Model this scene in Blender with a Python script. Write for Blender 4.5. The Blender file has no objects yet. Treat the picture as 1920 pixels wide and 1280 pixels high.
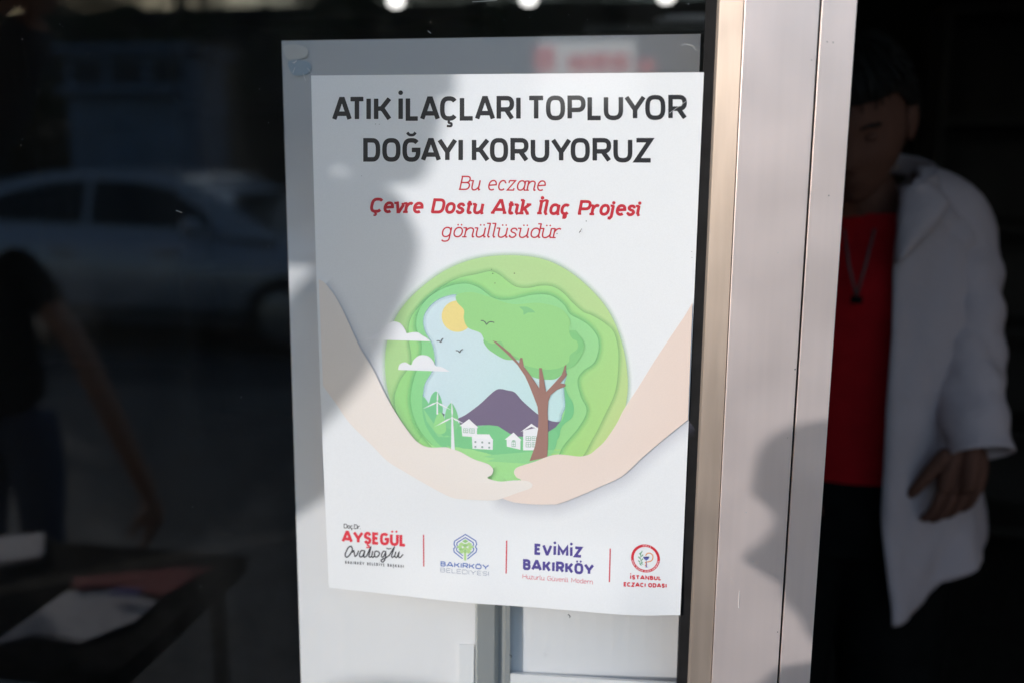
import bpy, bmesh, math, random
from math import sin, cos, pi, radians, sqrt, atan2, floor
from mathutils import Vector, Matrix
from mathutils.geometry import tessellate_polygon
random.seed(7)
scene = bpy.context.scene
COL = scene.collection

# ------------------------------------------------------------------ camera
FPX = 1867.0                       # 35 mm lens on a 36 mm wide frame, in pixels of the 1920 px photograph
CAM_D, CAM_Z = 0.92, 1.60          # distance from the glass, height of the lens
ex = Vector((10800, 436, -1867)).normalized()
ed = Vector((-60, 9500, 1867)); ed = (ed - ex*ed.dot(ex)).normalized()
en = ex.cross(ed)                  # wall axes written in camera axes (x right, y down, z forward)
CAM = Vector((0, -CAM_D, CAM_Z))
def w_of(c):                       # camera axes -> world axes
    return Vector((ex.dot(c), en.dot(c), -ed.dot(c)))
cam_right, cam_up, cam_back = w_of(Vector((1,0,0))), w_of(Vector((0,-1,0))), w_of(Vector((0,0,-1)))
cd = bpy.data.cameras.new('camera'); camo = bpy.data.objects.new('camera', cd); COL.objects.link(camo)
M = Matrix((cam_right, cam_up, cam_back)).transposed().to_4x4(); M.translation = CAM
camo.matrix_world = M
cd.lens = 35; cd.sensor_width = 36; cd.clip_start = 0.02; cd.clip_end = 400
cd.dof.use_dof = True; cd.dof.focus_distance = 0.93; cd.dof.aperture_fstop = 2.3; cd.dof.aperture_blades = 0
scene.camera = camo

def ray(px, py): return w_of(Vector(((px-960)/FPX, (py-640)/FPX, 1.0)))
def at(px, py, Y=0.0):             # the measured point of the plane y = Y
    r = ray(px, py); return CAM + r*((Y-CAM.y)/r.y)
def at_plane(px, py, p0, n):
    r = ray(px, py); return CAM + r*((p0-CAM).dot(n)/r.dot(n))

# ------------------------------------------------------------------ world, sun, exposure
SUN_AZ, SUN_EL = -50.0, 13.0        # from the wall's normal towards +x, above the horizon
S = Vector((sin(radians(SUN_AZ))*cos(radians(SUN_EL)), -cos(radians(SUN_AZ))*cos(radians(SUN_EL)), sin(radians(SUN_EL))))
w = bpy.data.worlds.new('World'); scene.world = w; w.use_nodes = True
nt = w.node_tree; bg = nt.nodes['Background']
sk = nt.nodes.new('ShaderNodeTexSky'); sk.sky_type = 'NISHITA'; sk.sun_disc = False
sk.sun_elevation = radians(SUN_EL); sk.sun_rotation = atan2(S.x, S.y); sk.air_density = 1.2; sk.dust_density = 1.6; sk.ozone_density = 2.6
nt.links.new(sk.outputs[0], bg.inputs[0]); bg.inputs[1].default_value = 0.15
sl = bpy.data.lights.new('sun', 'SUN'); sl.energy = 1.5; sl.angle = radians(0.7); sl.color = (1, .975, .955)
so = bpy.data.objects.new('sun', sl); COL.objects.link(so)
so.rotation_euler = S.to_track_quat('Z', 'Y').to_euler()
scene.view_settings.view_transform = 'Standard'; scene.view_settings.look = 'None'
scene.view_settings.gamma = 1; scene.view_settings.exposure = 1.0
scene.cycles.max_bounces = 8; scene.cycles.transparent_max_bounces = 24

# ------------------------------------------------------------------ helpers
def lin(c):
    return tuple(((v/255)/12.92 if v/255 <= .04045 else ((v/255+.055)/1.055)**2.4) for v in c)
def material(name, col, rough=.5, metal=0, coat=0, spec=.5, noise=None, bump=None, emit=None, var=.15, stretch=None, coatr=.03):
    m = bpy.data.materials.new(name); m.use_nodes = True; t = m.node_tree; b = t.nodes['Principled BSDF']
    b.inputs['Base Color'].default_value = (*col, 1); b.inputs['Roughness'].default_value = rough
    b.inputs['Metallic'].default_value = metal; b.inputs['Coat Weight'].default_value = coat; b.inputs['Coat Roughness'].default_value = coatr
    b.inputs['Specular IOR Level'].default_value = spec
    if emit: b.inputs['Emission Color'].default_value = (*emit[0], 1); b.inputs['Emission Strength'].default_value = emit[1]
    if noise or bump:
        tc = t.nodes.new('ShaderNodeTexCoord'); mp = t.nodes.new('ShaderNodeMapping')
        t.links.new(tc.outputs['Object'], mp.inputs[0])
        if stretch: mp.inputs['Scale'].default_value = stretch
    if noise:
        n = t.nodes.new('ShaderNodeTexNoise'); n.inputs['Scale'].default_value = noise; n.inputs['Detail'].default_value = 6
        t.links.new(mp.outputs[0], n.inputs['Vector'])
        r = t.nodes.new('ShaderNodeMapRange'); r.inputs[1].default_value = .3; r.inputs[2].default_value = .7
        r.inputs[3].default_value = 1-var; r.inputs[4].default_value = 1+var
        t.links.new(n.outputs[0], r.inputs[0])
        x = t.nodes.new('ShaderNodeVectorMath'); x.operation = 'SCALE'; x.inputs[0].default_value = col
        t.links.new(r.outputs[0], x.inputs['Scale']); t.links.new(x.outputs[0], b.inputs['Base Color'])
    if bump:
        n2 = t.nodes.new('ShaderNodeTexNoise'); n2.inputs['Scale'].default_value = bump[0]; n2.inputs['Detail'].default_value = 4
        t.links.new(mp.outputs[0], n2.inputs['Vector'])
        bp = t.nodes.new('ShaderNodeBump'); bp.inputs['Strength'].default_value = bump[1]; bp.inputs['Distance'].default_value = bump[2]
        t.links.new(n2.outputs[0], bp.inputs['Height']); t.links.new(bp.outputs[0], b.inputs['Normal'])
    return m
def tag(o, label=None, cat=None, group=None, kind=None):
    if label: o['label'] = label
    if cat: o['category'] = cat
    if group: o['group'] = group
    if kind: o['kind'] = kind
    return o
def empty(name, loc=(0,0,0), rz=0, **k):
    o = bpy.data.objects.new(name, None); COL.objects.link(o); o.location = loc; o.rotation_euler = (0,0,rz)
    o.empty_display_size = .1
    return tag(o, **k)
def link_mesh(name, me, mat, parent=None, smooth=False):
    o = bpy.data.objects.new(name, me); COL.objects.link(o)
    if mat: me.materials.append(mat)
    if parent: o.parent = parent
    if smooth:
        for p in me.polygons: p.use_smooth = True
    return o
class MB:
    """collects verts and faces, then builds ONE mesh object"""
    def __init__(s): s.v = []; s.f = []
    def add(s, vs, fs):
        k = len(s.v); s.v += [Vector(a) for a in vs]; s.f += [tuple(i+k for i in f) for f in fs]; return s
    def box(s, a, b, M=None):
        x0,y0,z0 = a; x1,y1,z1 = b
        vs = [Vector(p) for p in ((x0,y0,z0),(x1,y0,z0),(x1,y1,z0),(x0,y1,z0),(x0,y0,z1),(x1,y0,z1),(x1,y1,z1),(x0,y1,z1))]
        if M: vs = [M @ p for p in vs]
        return s.add(vs, [(0,3,2,1),(4,5,6,7),(0,1,5,4),(1,2,6,5),(2,3,7,6),(3,0,4,7)])
    def prism(s, poly, d, M=None):          # closed outline (3D points) swept along vector d
        n = len(poly); p = [Vector(a) for a in poly]; q = [a+Vector(d) for a in p]
        if M: p = [M@a for a in p]; q = [M@a for a in q]
        fs = [(i, (i+1)%n, (i+1)%n+n, i+n) for i in range(n)]
        tr = tessellate_polygon([p])
        fs += [tuple(reversed(t)) for t in tr] + [tuple(i+n for i in t) for t in tr]
        return s.add(p+q, fs)
    def tube(s, pts, r, n=10, cap=True):
        pts = [Vector(p) for p in pts]; rs = r if isinstance(r, (list,tuple)) else [r]*len(pts)
        vs = []; prev = None
        for i, p in enumerate(pts):
            t = (pts[min(i+1,len(pts)-1)]-pts[max(i-1,0)]).normalized()
            u = t.orthogonal().normalized() if prev is None else (prev - t*prev.dot(t)).normalized()
            prev = u; v = t.cross(u)
            vs += [p+(u*cos(2*pi*k/n)+v*sin(2*pi*k/n))*rs[i] for k in range(n)]
        fs = [(i*n+k, i*n+(k+1)%n, (i+1)*n+(k+1)%n, (i+1)*n+k) for i in range(len(pts)-1) for k in range(n)]
        if cap: fs += [tuple(range(n))[::-1], tuple((len(pts)-1)*n+k for k in range(n))]
        return s.add(vs, fs)
    def lathe(s, prof, c=(0,0,0), n=24):
        c = Vector(c); vs = [c+Vector((r*cos(2*pi*k/n), r*sin(2*pi*k/n), z)) for r, z in prof for k in range(n)]
        fs = [(i*n+k, i*n+(k+1)%n, (i+1)*n+(k+1)%n, (i+1)*n+k) for i in range(len(prof)-1) for k in range(n)]
        return s.add(vs, fs)
    def ell(s, c, r, n=16, M=None):
        c = Vector(c); vs = []; fs = []; m = n//2
        for i in range(m+1):
            for k in range(n):
                a = pi*i/m; b = 2*pi*k/n
                p = Vector((r[0]*sin(a)*cos(b), r[1]*sin(a)*sin(b), r[2]*cos(a)))
                if M: p = M @ p
                vs.append(c+p)
        for i in range(m):
            for k in range(n): fs.append((i*n+k, (i+1)*n+k, (i+1)*n+(k+1)%n, i*n+(k+1)%n))
        return s.add(vs, fs)
    def grid(s, fn, nu, nv, closed=False):
        vs = [fn(i/nu, j/nv) for j in range(nv+1) for i in range(nu+1)]
        fs = [(j*(nu+1)+i, j*(nu+1)+i+1, (j+1)*(nu+1)+i+1, (j+1)*(nu+1)+i) for j in range(nv) for i in range(nu)]
        return s.add(vs, fs)
    def build(s, name, mat, parent=None, smooth=False, bevel=0, solid=0, fixn=False):
        me = bpy.data.meshes.new(name); me.from_pydata([tuple(v) for v in s.v], [], s.f); me.update()
        if fixn or bevel:
            bm = bmesh.new(); bm.from_mesh(me); bmesh.ops.remove_doubles(bm, verts=bm.verts, dist=1e-6)
            bmesh.ops.recalc_face_normals(bm, faces=bm.faces); bm.to_mesh(me); bm.free()
        o = link_mesh(name, me, mat, parent, smooth)
        if bevel:
            b = o.modifiers.new('bevel', 'BEVEL'); b.width = bevel; b.segments = 2; b.limit_method = 'ANGLE'; b.angle_limit = radians(35)
        if solid:
            b = o.modifiers.new('solid', 'SOLIDIFY'); b.thickness = solid; b.offset = 0
        return o
def spline(pts, closed=False, k=6):         # Catmull-Rom
    n = len(pts); out = []
    rng = range(n) if closed else range(n-1)
    for i in rng:
        if closed: p = [pts[(i+j-1)%n] for j in range(4)]
        else: p = [pts[max(i-1,0)], pts[i], pts[i+1], pts[min(i+2,n-1)]]
        for s in range(k):
            t = s/k
            out.append(tuple(.5*((2*p[1][a])+(-p[0][a]+p[2][a])*t+(2*p[0][a]-5*p[1][a]+4*p[2][a]-p[3][a])*t*t+(-p[0][a]+3*p[1][a]-3*p[2][a]+p[3][a])*t**3) for a in range(len(pts[0]))))
    if not closed: out.append(tuple(pts[-1]))
    return out
# ------------------------------------------------------------------ poster print: everything measured on the sheet
def printed(name, alpha=False):
    m = bpy.data.materials.new(name); m.use_nodes = True; t = m.node_tree; b = t.nodes['Principled BSDF']
    a = t.nodes.new('ShaderNodeAttribute'); a.attribute_name = 'Col'
    tc = t.nodes.new('ShaderNodeTexCoord')
    n = t.nodes.new('ShaderNodeTexNoise'); n.inputs['Scale'].default_value = 900; n.inputs['Detail'].default_value = 1
    t.links.new(tc.outputs['Object'], n.inputs['Vector'])
    r = t.nodes.new('ShaderNodeMapRange'); r.inputs[1].default_value = .3; r.inputs[2].default_value = .7; r.inputs[3].default_value = .982; r.inputs[4].default_value = 1.018
    t.links.new(n.outputs[0], r.inputs[0])
    x = t.nodes.new('ShaderNodeVectorMath'); x.operation = 'SCALE'
    t.links.new(a.outputs['Color'], x.inputs[0]); t.links.new(r.outputs[0], x.inputs['Scale']); t.links.new(x.outputs[0], b.inputs['Base Color'])
    b.inputs['Roughness'].default_value = .45; b.inputs['Coat Weight'].default_value = 1.0; b.inputs['Coat Roughness'].default_value = .06
    n2 = t.nodes.new('ShaderNodeTexNoise'); n2.inputs['Scale'].default_value = 9; n2.inputs['Detail'].default_value = 2
    t.links.new(tc.outputs['Object'], n2.inputs['Vector'])
    bp = t.nodes.new('ShaderNodeBump'); bp.inputs['Strength'].default_value = .25; bp.inputs['Distance'].default_value = .004
    t.links.new(n2.outputs[0], bp.inputs['Height']); t.links.new(bp.outputs[0], b.inputs['Coat Normal']); t.links.new(bp.outputs[0], b.inputs['Normal'])
    if alpha: t.links.new(a.outputs['Alpha'], b.inputs['Alpha'])
    return m
PAPER = (241, 243, 246)
PRN = printed('printed_paper'); PRA = printed('printed_soft_ink', True)
POSTER_Y = -0.0025; LAY = 4.5e-5
def smooth01(t): t = max(0, min(1, t)); return t*t*(3-2*t)
def bulge(px, py):                 # the free lower edge stands off the glass
    yb = 1100+(px-617)*.076
    t = smooth01((py-(yb-150))/150)
    return .0065*t*smooth01((px-700)/220)*(1-.7*smooth01((px-1150)/130)) + .0008*sin(px*.012)*smooth01((py-700)/500)
def PP(px, py, lay=0):
    return at(px, py, POSTER_Y) + Vector((0, -bulge(px, py)-lay*LAY, 0))
ALB = .84
class Ink:
    """polygons of printed colour; every shape lies a hair above the last one"""
    def __init__(s, lay): s.v = []; s.f = []; s.c = []; s.lay = lay
    def _add(s, pts, faces, cols, lay, ramp=0):
        k = len(s.v)
        for i_, ((x, y), c) in enumerate(zip(pts, cols)):
            s.v.append(PP(x, y, lay+ramp*i_/len(pts))); l = lin(c[:3]); s.c.append((l[0]*ALB/.9, l[1]*ALB/.9, l[2]*ALB/.9, c[3] if len(c) > 3 else 1))
        s.f += [tuple(i+k for i in f) for f in faces]
    def poly(s, pts, col, lay=None, fn=None):
        lay = s.lay if lay is None else lay
        p3 = [Vector((x, y, 0)) for x, y in pts]
        tr = tessellate_polygon([p3])
        s._add(pts, tr, [fn(*p) if fn else col for p in pts], lay)
    def blob(s, pts, col, lay=None, fn=None, k=6): s.poly(spline(pts, True, k), col, lay, fn)
    def rib(s, pts, wd, col, lay=None, cap=True):
        lay = s.lay if lay is None else lay
        q = [pts[0]]
        for p in pts[1:]:
            if abs(p[0]-q[-1][0])+abs(p[1]-q[-1][1]) > 1e-4: q.append(p)
        n = len(q)
        if n < 2: return
        wds = wd if isinstance(wd, list) else [wd]*n
        if len(wds) != n: wds = [wds[int(i*(len(wds)-1)/max(1,n-1))] for i in range(n)]
        L = []; R = []
        for i, p in enumerate(q):
            a = q[max(i-1,0)]; b = q[min(i+1,n-1)]
            d1 = Vector((p[0]-a[0], p[1]-a[1])) if i > 0 else None; d2 = Vector((b[0]-p[0], b[1]-p[1])) if i < n-1 else None
            if d1 is None: d1 = d2
            if d2 is None: d2 = d1
            d1 = d1.normalized(); d2 = d2.normalized()
            n1 = Vector((-d1.y, d1.x)); n2 = Vector((-d2.y, d2.x)); m = n1+n2
            if m.length < .2: m = n1.copy()
            m.normalize(); sc = min(1/max(m.dot(n1), .3), 2.2)*wds[i]/2
            L.append((p[0]+m.x*sc, p[1]+m.y*sc)); R.append((p[0]-m.x*sc, p[1]-m.y*sc))
        pts2 = []; fs = []
        for i in range(n): pts2 += [L[i], R[i]]
        fs = [(2*i, 2*i+1, 2*i+3, 2*i+2) for i in range(n-1)]
        if cap:
            for e, (i, j) in ((0, (0, 1)), (1, (n-1, n-2))):
                d = Vector((q[i][0]-q[j][0], q[i][1]-q[j][1])).normalized(); nn = Vector((-d.y, d.x)); h = wds[i]/2
                k = len(pts2)
                for sgn in (1, -1): pts2.append((q[i][0]+d.x*h*.16+nn.x*h*.84*sgn, q[i][1]+d.y*h*.16+nn.y*h*.84*sgn))
                # L is +m side
                di = 1 if e else -1
                a, b = (k, k+1) if (Vector(L[i])-Vector(q[i])).dot(nn) > 0 else (k+1, k)
                fs.append((2*i, 2*i+1, b, a))
        s._add(pts2, fs, [col]*len(pts2), lay, .26)
    def soft(s, path, wd, c0, a0, side=1, lay=None, closed=False):
        """soft printed edge: strip from the path outwards fading to nothing"""
        lay = s.lay if lay is None else lay
        n = len(path); pts = []; cols = []
        for i, p in enumerate(path):
            a = path[(i-1) % n if closed else max(i-1,0)]; b = path[(i+1) % n if closed else min(i+1,n-1)]
            d = Vector((b[0]-a[0], b[1]-a[1])).normalized(); nn = Vector((-d.y, d.x))*side
            wi = wd[min(len(wd)-1, int(i*len(wd)/n))] if isinstance(wd, list) else wd
            for f, al in ((0, a0), (.35, a0*.55), (.7, a0*.16), (1, 0)):
                pts.append((p[0]+nn.x*wi*f, p[1]+nn.y*wi*f)); cols.append((*c0, al))
        fs = []
        for i in range(n if closed else n-1):
            j = (i+1) % n
            for k in range(3): fs.append((4*i+k, 4*i+k+1, 4*j+k+1, 4*j+k))
        s._add(pts, fs, cols, lay)
    def build(s, name, parent, mat=None):
        me = bpy.data.meshes.new(name); me.from_pydata([tuple(v) for v in s.v], [], s.f); me.update()
        ca = me.color_attributes.new('Col', 'FLOAT_COLOR', 'POINT')
        for i, c in enumerate(s.c): ca.data[i].color = c
        # all faces look at the street
        bm = bmesh.new(); bm.from_mesh(me)
        fl = [f for f in bm.faces if f.normal.y > 0]
        bmesh.ops.reverse_faces(bm, faces=fl); bm.to_mesh(me); bm.free()
        return link_mesh(name, me, mat or PRN, parent)

# ---- stroke alphabet: unit cell, y up, cap height 1; 'l' = straight strokes, 's' = smooth strokes
def arc(cx, cy, rx, ry, a0, a1, n=10):
    return [(cx+rx*cos(radians(a0+(a1-a0)*i/n)), cy+ry*sin(radians(a0+(a1-a0)*i/n))) for i in range(n+1)]
def superO(x0, x1, y0, y1, n=28, e=2.6, a0=0, a1=360):
    cx, cy, rx, ry = (x0+x1)/2, (y0+y1)/2, (x1-x0)/2, (y1-y0)/2
    out = []
    for i in range(n+1):
        a = radians(a0+(a1-a0)*i/n); c, s_ = cos(a), sin(a)
        out.append((cx+rx*math.copysign(abs(c)**(2/e), c), cy+ry*math.copysign(abs(s_)**(2/e), s_)))
    return out
def up(ch):
    """uppercase strokes in a unit box whose edges are the stroke centre lines"""
    g = {
     'A': [[(0,0),(.44,1),(.56,1),(1,0)], [(.17,.26),(.83,.26)]],
     'T': [[(0,1),(1,1)], [(.5,1),(.5,0)]],
     'I': [[(.5,0),(.5,1)]],
     'K': [[(0,0),(0,1)], [(1,1),(.42,.52),(0,.50)], [(.36,.53),(.55,.44),(1,0)]],
     'L': [[(0,1),(0,0),(1,0)]],
     'C': [superO(0,1,0,1,26,2.8,42,318)],
     'O': [superO(0,1,0,1,36,2.8)],
     'Q': [superO(0,1,0,1,36,2.8)],
     'R': [[(0,0),(0,1)]+[(.55,1)]+superO(.2,1,.44,1,12,2.4,80,-80)+[(.5,.44),(0,.44)], [(.55,.44),(1,0)]],
     'P': [[(0,0),(0,1)]+[(.55,1)]+superO(.2,1,.40,1,12,2.4,80,-80)+[(.5,.40),(0,.40)]],
     'B': [[(0,0),(0,1)]+[(.5,1)]+superO(.1,.93,.53,1,10,2.4,80,-80)+[(.4,.53),(0,.53)], [(.4,.53)]+superO(.1,1,0,.53,10,2.4,80,-80)+[(.4,0),(0,0)]],
     'U': [[(0,1)]+superO(0,1,0,.8,16,2.6,180,360)+[(1,1)]],
     'Y': [[(0,1),(.5,.40),(1,1)], [(.5,.40),(.5,0)]],
     'D': [[(0,0),(0,1),(.4,1)]+superO(0,1,0,1,18,2.8,80,-80)+[(.4,0),(0,0)]],
     'G': [superO(0,1,0,1,26,2.8,45,345)+[(1,.5),(.55,.5)]],
     'Z': [[(0,1),(1,1),(0,0),(1,0)]],
     'E': [[(1,1),(0,1),(0,0),(1,0)], [(0,.52),(.85,.52)]],
     'V': [[(0,1),(.46,0),(.54,0),(1,1)]],
     'M': [[(0,0),(0,1),(.5,.25),(1,1),(1,0)]],
     'N': [[(0,0),(0,1),(1,0),(1,1)]],
     'S': [spline([(.95,.80),(.72,.99),(.30,.99),(.03,.82),(.06,.60),(.40,.51),(.78,.43),(.98,.26),(.80,.03),(.32,-.0),(.02,.17)])],
     'H': [[(0,0),(0,1)], [(1,0),(1,1)], [(0,.5),(1,.5)]],
    }
    return g[ch]
WID = {'A':.80,'T':.66,'I':.0,'K':.66,'L':.52,'C':.68,'O':.72,'R':.66,'P':.62,'B':.62,'U':.68,'Y':.76,'D':.68,'G':.70,'Z':.64,'E':.54,'V':.74,'M':.86,'N':.70,'S':.58,'H':.68}
BASE = {'İ':('I','dot'),'Ç':('C','ced'),'Ğ':('G','bre'),'Ş':('S','ced'),'Ö':('O','uml'),'Ü':('U','uml')}
def put_up(ink, ch, x0, x1, top, base, sw, col, lay, shear=0, accent=1, vs=None):
    """one capital between pixel columns x0..x1; top(x), base(x) give cap line and baseline"""
    acc = None
    if ch in BASE: ch, acc = BASE[ch]
    h = sw/2
    xa, xb = (x0+h, x1-h) if ch != 'I' else (x0+h, x1-h)
    if ch in 'AVY': kk_ = 1.05 if sw < .2*(base(x0)-top(x0)) else .75; xa, xb = x0+h*kk_, x1-h*kk_
    def m(u, v):
        x = xa+(xb-xa)*u if ch != 'I' else (x0+x1)/2
        t, b = top(x)+h, base(x)-h
        return (x+shear*(v-.5)*(b-t), b+(t-b)*v)
    for i, st in enumerate(up(ch)):
        closed = len(st) > 4 and abs(st[0][0]-st[-1][0])+abs(st[0][1]-st[-1][1]) < 1e-6
        ink.rib([m(*p) for p in st] + ([m(*st[1])] if closed else []), sw, col, lay+i*.3, cap=not closed)
    xm = (x0+x1)/2; t, b = top(xm), base(xm); H = b-t
    def ell(cx, cy, r): ink.poly([(cx+r*cos(a*pi/6), cy+r*sin(a*pi/6)) for a in range(12)], col, lay+.9)
    if acc == 'dot': ell(xm, t-sw*.85*accent, sw*.52)
    if acc == 'uml':
        for s in (-1, 1): ell(xm+s*H*.17, t-sw*.62*accent, sw*.40)
    if acc == 'ced': ink.rib(spline([(xm, b-h*.3), (xm-sw*.05, b+sw*.42), (xm+sw*.5, b+sw*.62), (xm+sw*.42, b+sw*1.15), (xm-sw*.45, b+sw*1.15)]), sw*.52, col, lay+.9)
    if acc == 'bre': ink.rib(spline([(xm-H*.17, t-sw*1.2), (xm-H*.08, t-sw*.72), (xm+H*.08, t-sw*.72), (xm+H*.17, t-sw*1.2)]), sw*.62, col, lay+.9)
def line_up(ink, text, xl, xr, top, base, sw, col, lay, gap=.16, space=.32, wid=1.0, shear=0, accent=1):
    H = base(xl)-top(xl)
    ws = []
    for ch in text:
        b = BASE[ch][0] if ch in BASE else ch
        ws.append(space*H if ch == ' ' else (WID[b]*H*wid*(1) if b != 'I' else 0)+ (sw if b == 'I' else 0))
    free = gap*H; tot = sum(ws)+free*(len(text)-1); k = (xr-xl)/tot
    x = xl
    for ch, w_ in zip(text, ws):
        if ch != ' ': put_up(ink, ch, x, x+w_*k, top, base, sw, col, lay, shear, accent)
        x += (w_+free)*k
# lowercase: (advance, strokes); x-height .66, widths relative to cap height
X = .69
def low(ch):
    bowl = lambda x0=0, x1=.46: superO(x0, x1, 0, X, 24, 2.2)
    g = {
     'a': (.48, [bowl(), [(.46,X),(.46,.12),(.50,0),(.56,.02)]]),
     'c': (.42, [superO(0,.44,0,X,20,2.2,50,315)]),
     'ç': (.42, [superO(0,.44,0,X,20,2.2,50,315), spline([(.22,0),(.20,-.12),(.29,-.16),(.26,-.28),(.13,-.28)])]),
     'd': (.48, [bowl(), [(.46,1.04),(.46,.1),(.50,0),(.56,.02)]]),
     'e': (.46, [[(.03,.34),(.46,.38)]+superO(.0,.46,0,X,20,2.2,15,305)]),
     'g': (.48, [bowl(), [(.46,X),(.46,-.10)]+superO(.02,.46,-.34,.1,10,2.2,-20,-150)]),
     'ğ': (.48, [bowl(), [(.46,X),(.46,-.10)]+superO(.02,.46,-.34,.1,10,2.2,-20,-150), spline([(.12,.92),(.24,.82),(.36,.92)])]),
     'ı': (.12, [[(.02,X),(.02,.1),(.08,0),(.14,.03)]]),
     'i': (.12, [[(.02,X),(.02,.1),(.08,0),(.14,.03)], 'dot']),
     'j': (.12, [[(.04,X),(.04,-.15),(-.04,-.30),(-.16,-.28)], 'dot']),
     'k': (.44, [[(0,0),(0,1.04)], [(.40,X-.02),(.02,.26)], [(.16,.38),(.38,0),(.46,.02)]]),
     'l': (.12, [[(.02,1.04),(.02,.1),(.08,0),(.14,.03)]]),
     'n': (.46, [[(0,X),(0,0)], spline([(0,.42),(.12,.62),(.30,.66),(.43,.52),(.43,.12),(.47,0),(.54,.03)])]),
     'o': (.46, [bowl()]),
     'ö': (.46, [bowl(), 'uml']),
     'r': (.30, [[(0,X),(0,0)], spline([(0,.40),(.10,.60),(.24,.68),(.34,.62)])]),
     's': (.38, [spline([(.36,.54),(.26,.66),(.10,.64),(.03,.50),(.12,.38),(.28,.30),(.36,.16),(.26,.01),(.10,0),(0,.12)])]),
     't': (.26, [[(.08,.90),(.08,.14)]+spline([(.08,.14),(.12,.01),(.22,0),(.28,.06)]), [(-.04,X-.02),(.24,X-.02)]]),
     'u': (.46, [spline([(0,X),(0,.2),(.08,.02),(.24,0),(.40,.14),(.44,.30)]), [(.44,X),(.44,.10),(.48,0),(.55,.03)]]),
     'ü': (.46, [spline([(0,X),(0,.2),(.08,.02),(.24,0),(.40,.14),(.44,.30)]), [(.44,X),(.44,.10),(.48,0),(.55,.03)], 'uml']),
     'v': (.42, [[(0,X),(.04,X),(.18,0),(.24,0),(.42,.5),(.38,X)]]),
     'z': (.42, [[(.02,X),(.40,X),(.0,.0),(.42,.0)]]),
     '.': (.06, [[(.0,.0),(.05,.0)]]),
    }
    return g[ch]
SER = {'B':[(-.10,0,.16,0),(-.10,1,.1,1)],'D':[(-.10,0,.16,0),(-.10,1,.1,1)],'P':[(-.12,0,.2,0),(-.10,1,.1,1)],'A':[(-.14,0,.14,0),(.86,0,1.14,0)],'I':[(-.3,0,.3,0),(-.3,1,.3,1)]}
LSER = {'c':[(.36,.60,.44,.50)],'s':[(.33,.62,.38,.50),(0,.04,.03,.16)],'e':[],'a':[],'m':[],'k':[(-.12,0,.12,0),(-.14,1.02,0,1.02),(.28,X,.50,X)],'n':[(-.1,0,.1,0),(-.14,X-.02,0,X-.02)],'r':[(-.1,0,.12,0),(-.14,X-.02,0,X-.02)],'ı':[(-.14,X-.02,.02,X-.02)],'i':[(-.14,X-.02,.02,X-.02)],
        'l':[(-.14,1.02,.02,1.02)],'d':[(.32,1.02,.46,1.02)],'u':[(-.14,X-.02,0,X-.02)],'ü':[(-.14,X-.02,0,X-.02)],'j':[(-.1,X-.02,.04,X-.02)],'v':[(-.12,X,.06,X)],'z':[(.02,X,.02,.52),(.42,0,.42,.14)]}
SERK = 1.35
def line_low(ink, text, xl, xr, base, cap, sw, col, lay, slant=.22, serif=True, gap=.20, space=.30, thin=.62):
    """mixed-case line; cap = cap height in px"""
    adv = []
    for ch in text:
        if ch == ' ': adv.append(space)
        elif ch in WID or ch in BASE:
            b = BASE[ch][0] if ch in BASE else ch
            adv.append(WID[b]*.92 if b != 'I' else .10)
        else: adv.append(low(ch)[0])
    tot = sum(adv)+gap*(len(text)-1); k = (xr-xl)/tot/cap; x = 0
    for ch, a_ in zip(text, adv):
        def m(u, v, x=x, wu=1.0): 
            xx = xl+(x+u*wu)*k*cap
            return (xx+slant*v*cap, base(xx)-v*cap)
        if ch == ' ': pass
        elif ch in WID or ch in BASE:
            b, acc = BASE[ch] if ch in BASE else (ch, None)
            wu = a_ if b != 'I' else 1.0
            q = 0
            for st in up(b):
                pts = [((p[0]-.5) if b == 'I' else p[0], p[1]) for p in st]
                ink.rib([m(p[0], .02+p[1]*.95, wu=wu) for p in pts], sw, col, lay+q); q += .25
            if serif:
                for (a, b2, c, d) in SER.get(b, []):
                    f = .45 if b == 'I' else 1
                    ink.rib([m(a*f, .02+b2*.95, wu=wu), m(c*f, .02+d*.95, wu=wu)], sw*thin, col, lay+q); q += .06
            if acc == 'ced': ink.rib(spline([m(.5,0,wu=wu), m(.46,-.12,wu=wu), m(.60,-.17,wu=wu), m(.54,-.28,wu=wu), m(.36,-.28,wu=wu)]), sw*.55, col, lay+.9)
            if acc == 'dot':
                c = m(0, 1.22); r = sw*.62; ink.poly([(c[0]+r*cos(t*pi/5), c[1]+r*sin(t*pi/5)) for t in range(10)], col, lay+.9)
        else:
            q = 0
            for st in low(ch)[1]:
                if st == 'dot' or st == 'uml':
                    for u in ((.03,) if st == 'dot' else (.13, .33)):
                        c = m(u, .90); r = sw*.58; ink.poly([(c[0]+r*cos(t*pi/5), c[1]+r*sin(t*pi/5)) for t in range(10)], col, lay+.9)
                else:
                    ink.rib([m(*p) for p in st], sw, col, lay+q); q += .25
            if serif:
                for (a, b2, c, d) in LSER.get(ch, []): ink.rib([m((a+c)/2+(a-c)/2*1.25-.01, b2), m((a+c)/2-(a-c)/2*1.25-.01, d)], sw*thin, col, lay+q); q += .06
        x += a_+gap
def lerpf(x0, y0, x1, y1): return lambda x: y0+(y1-y0)*(x-x0)/(x1-x0)

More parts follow.
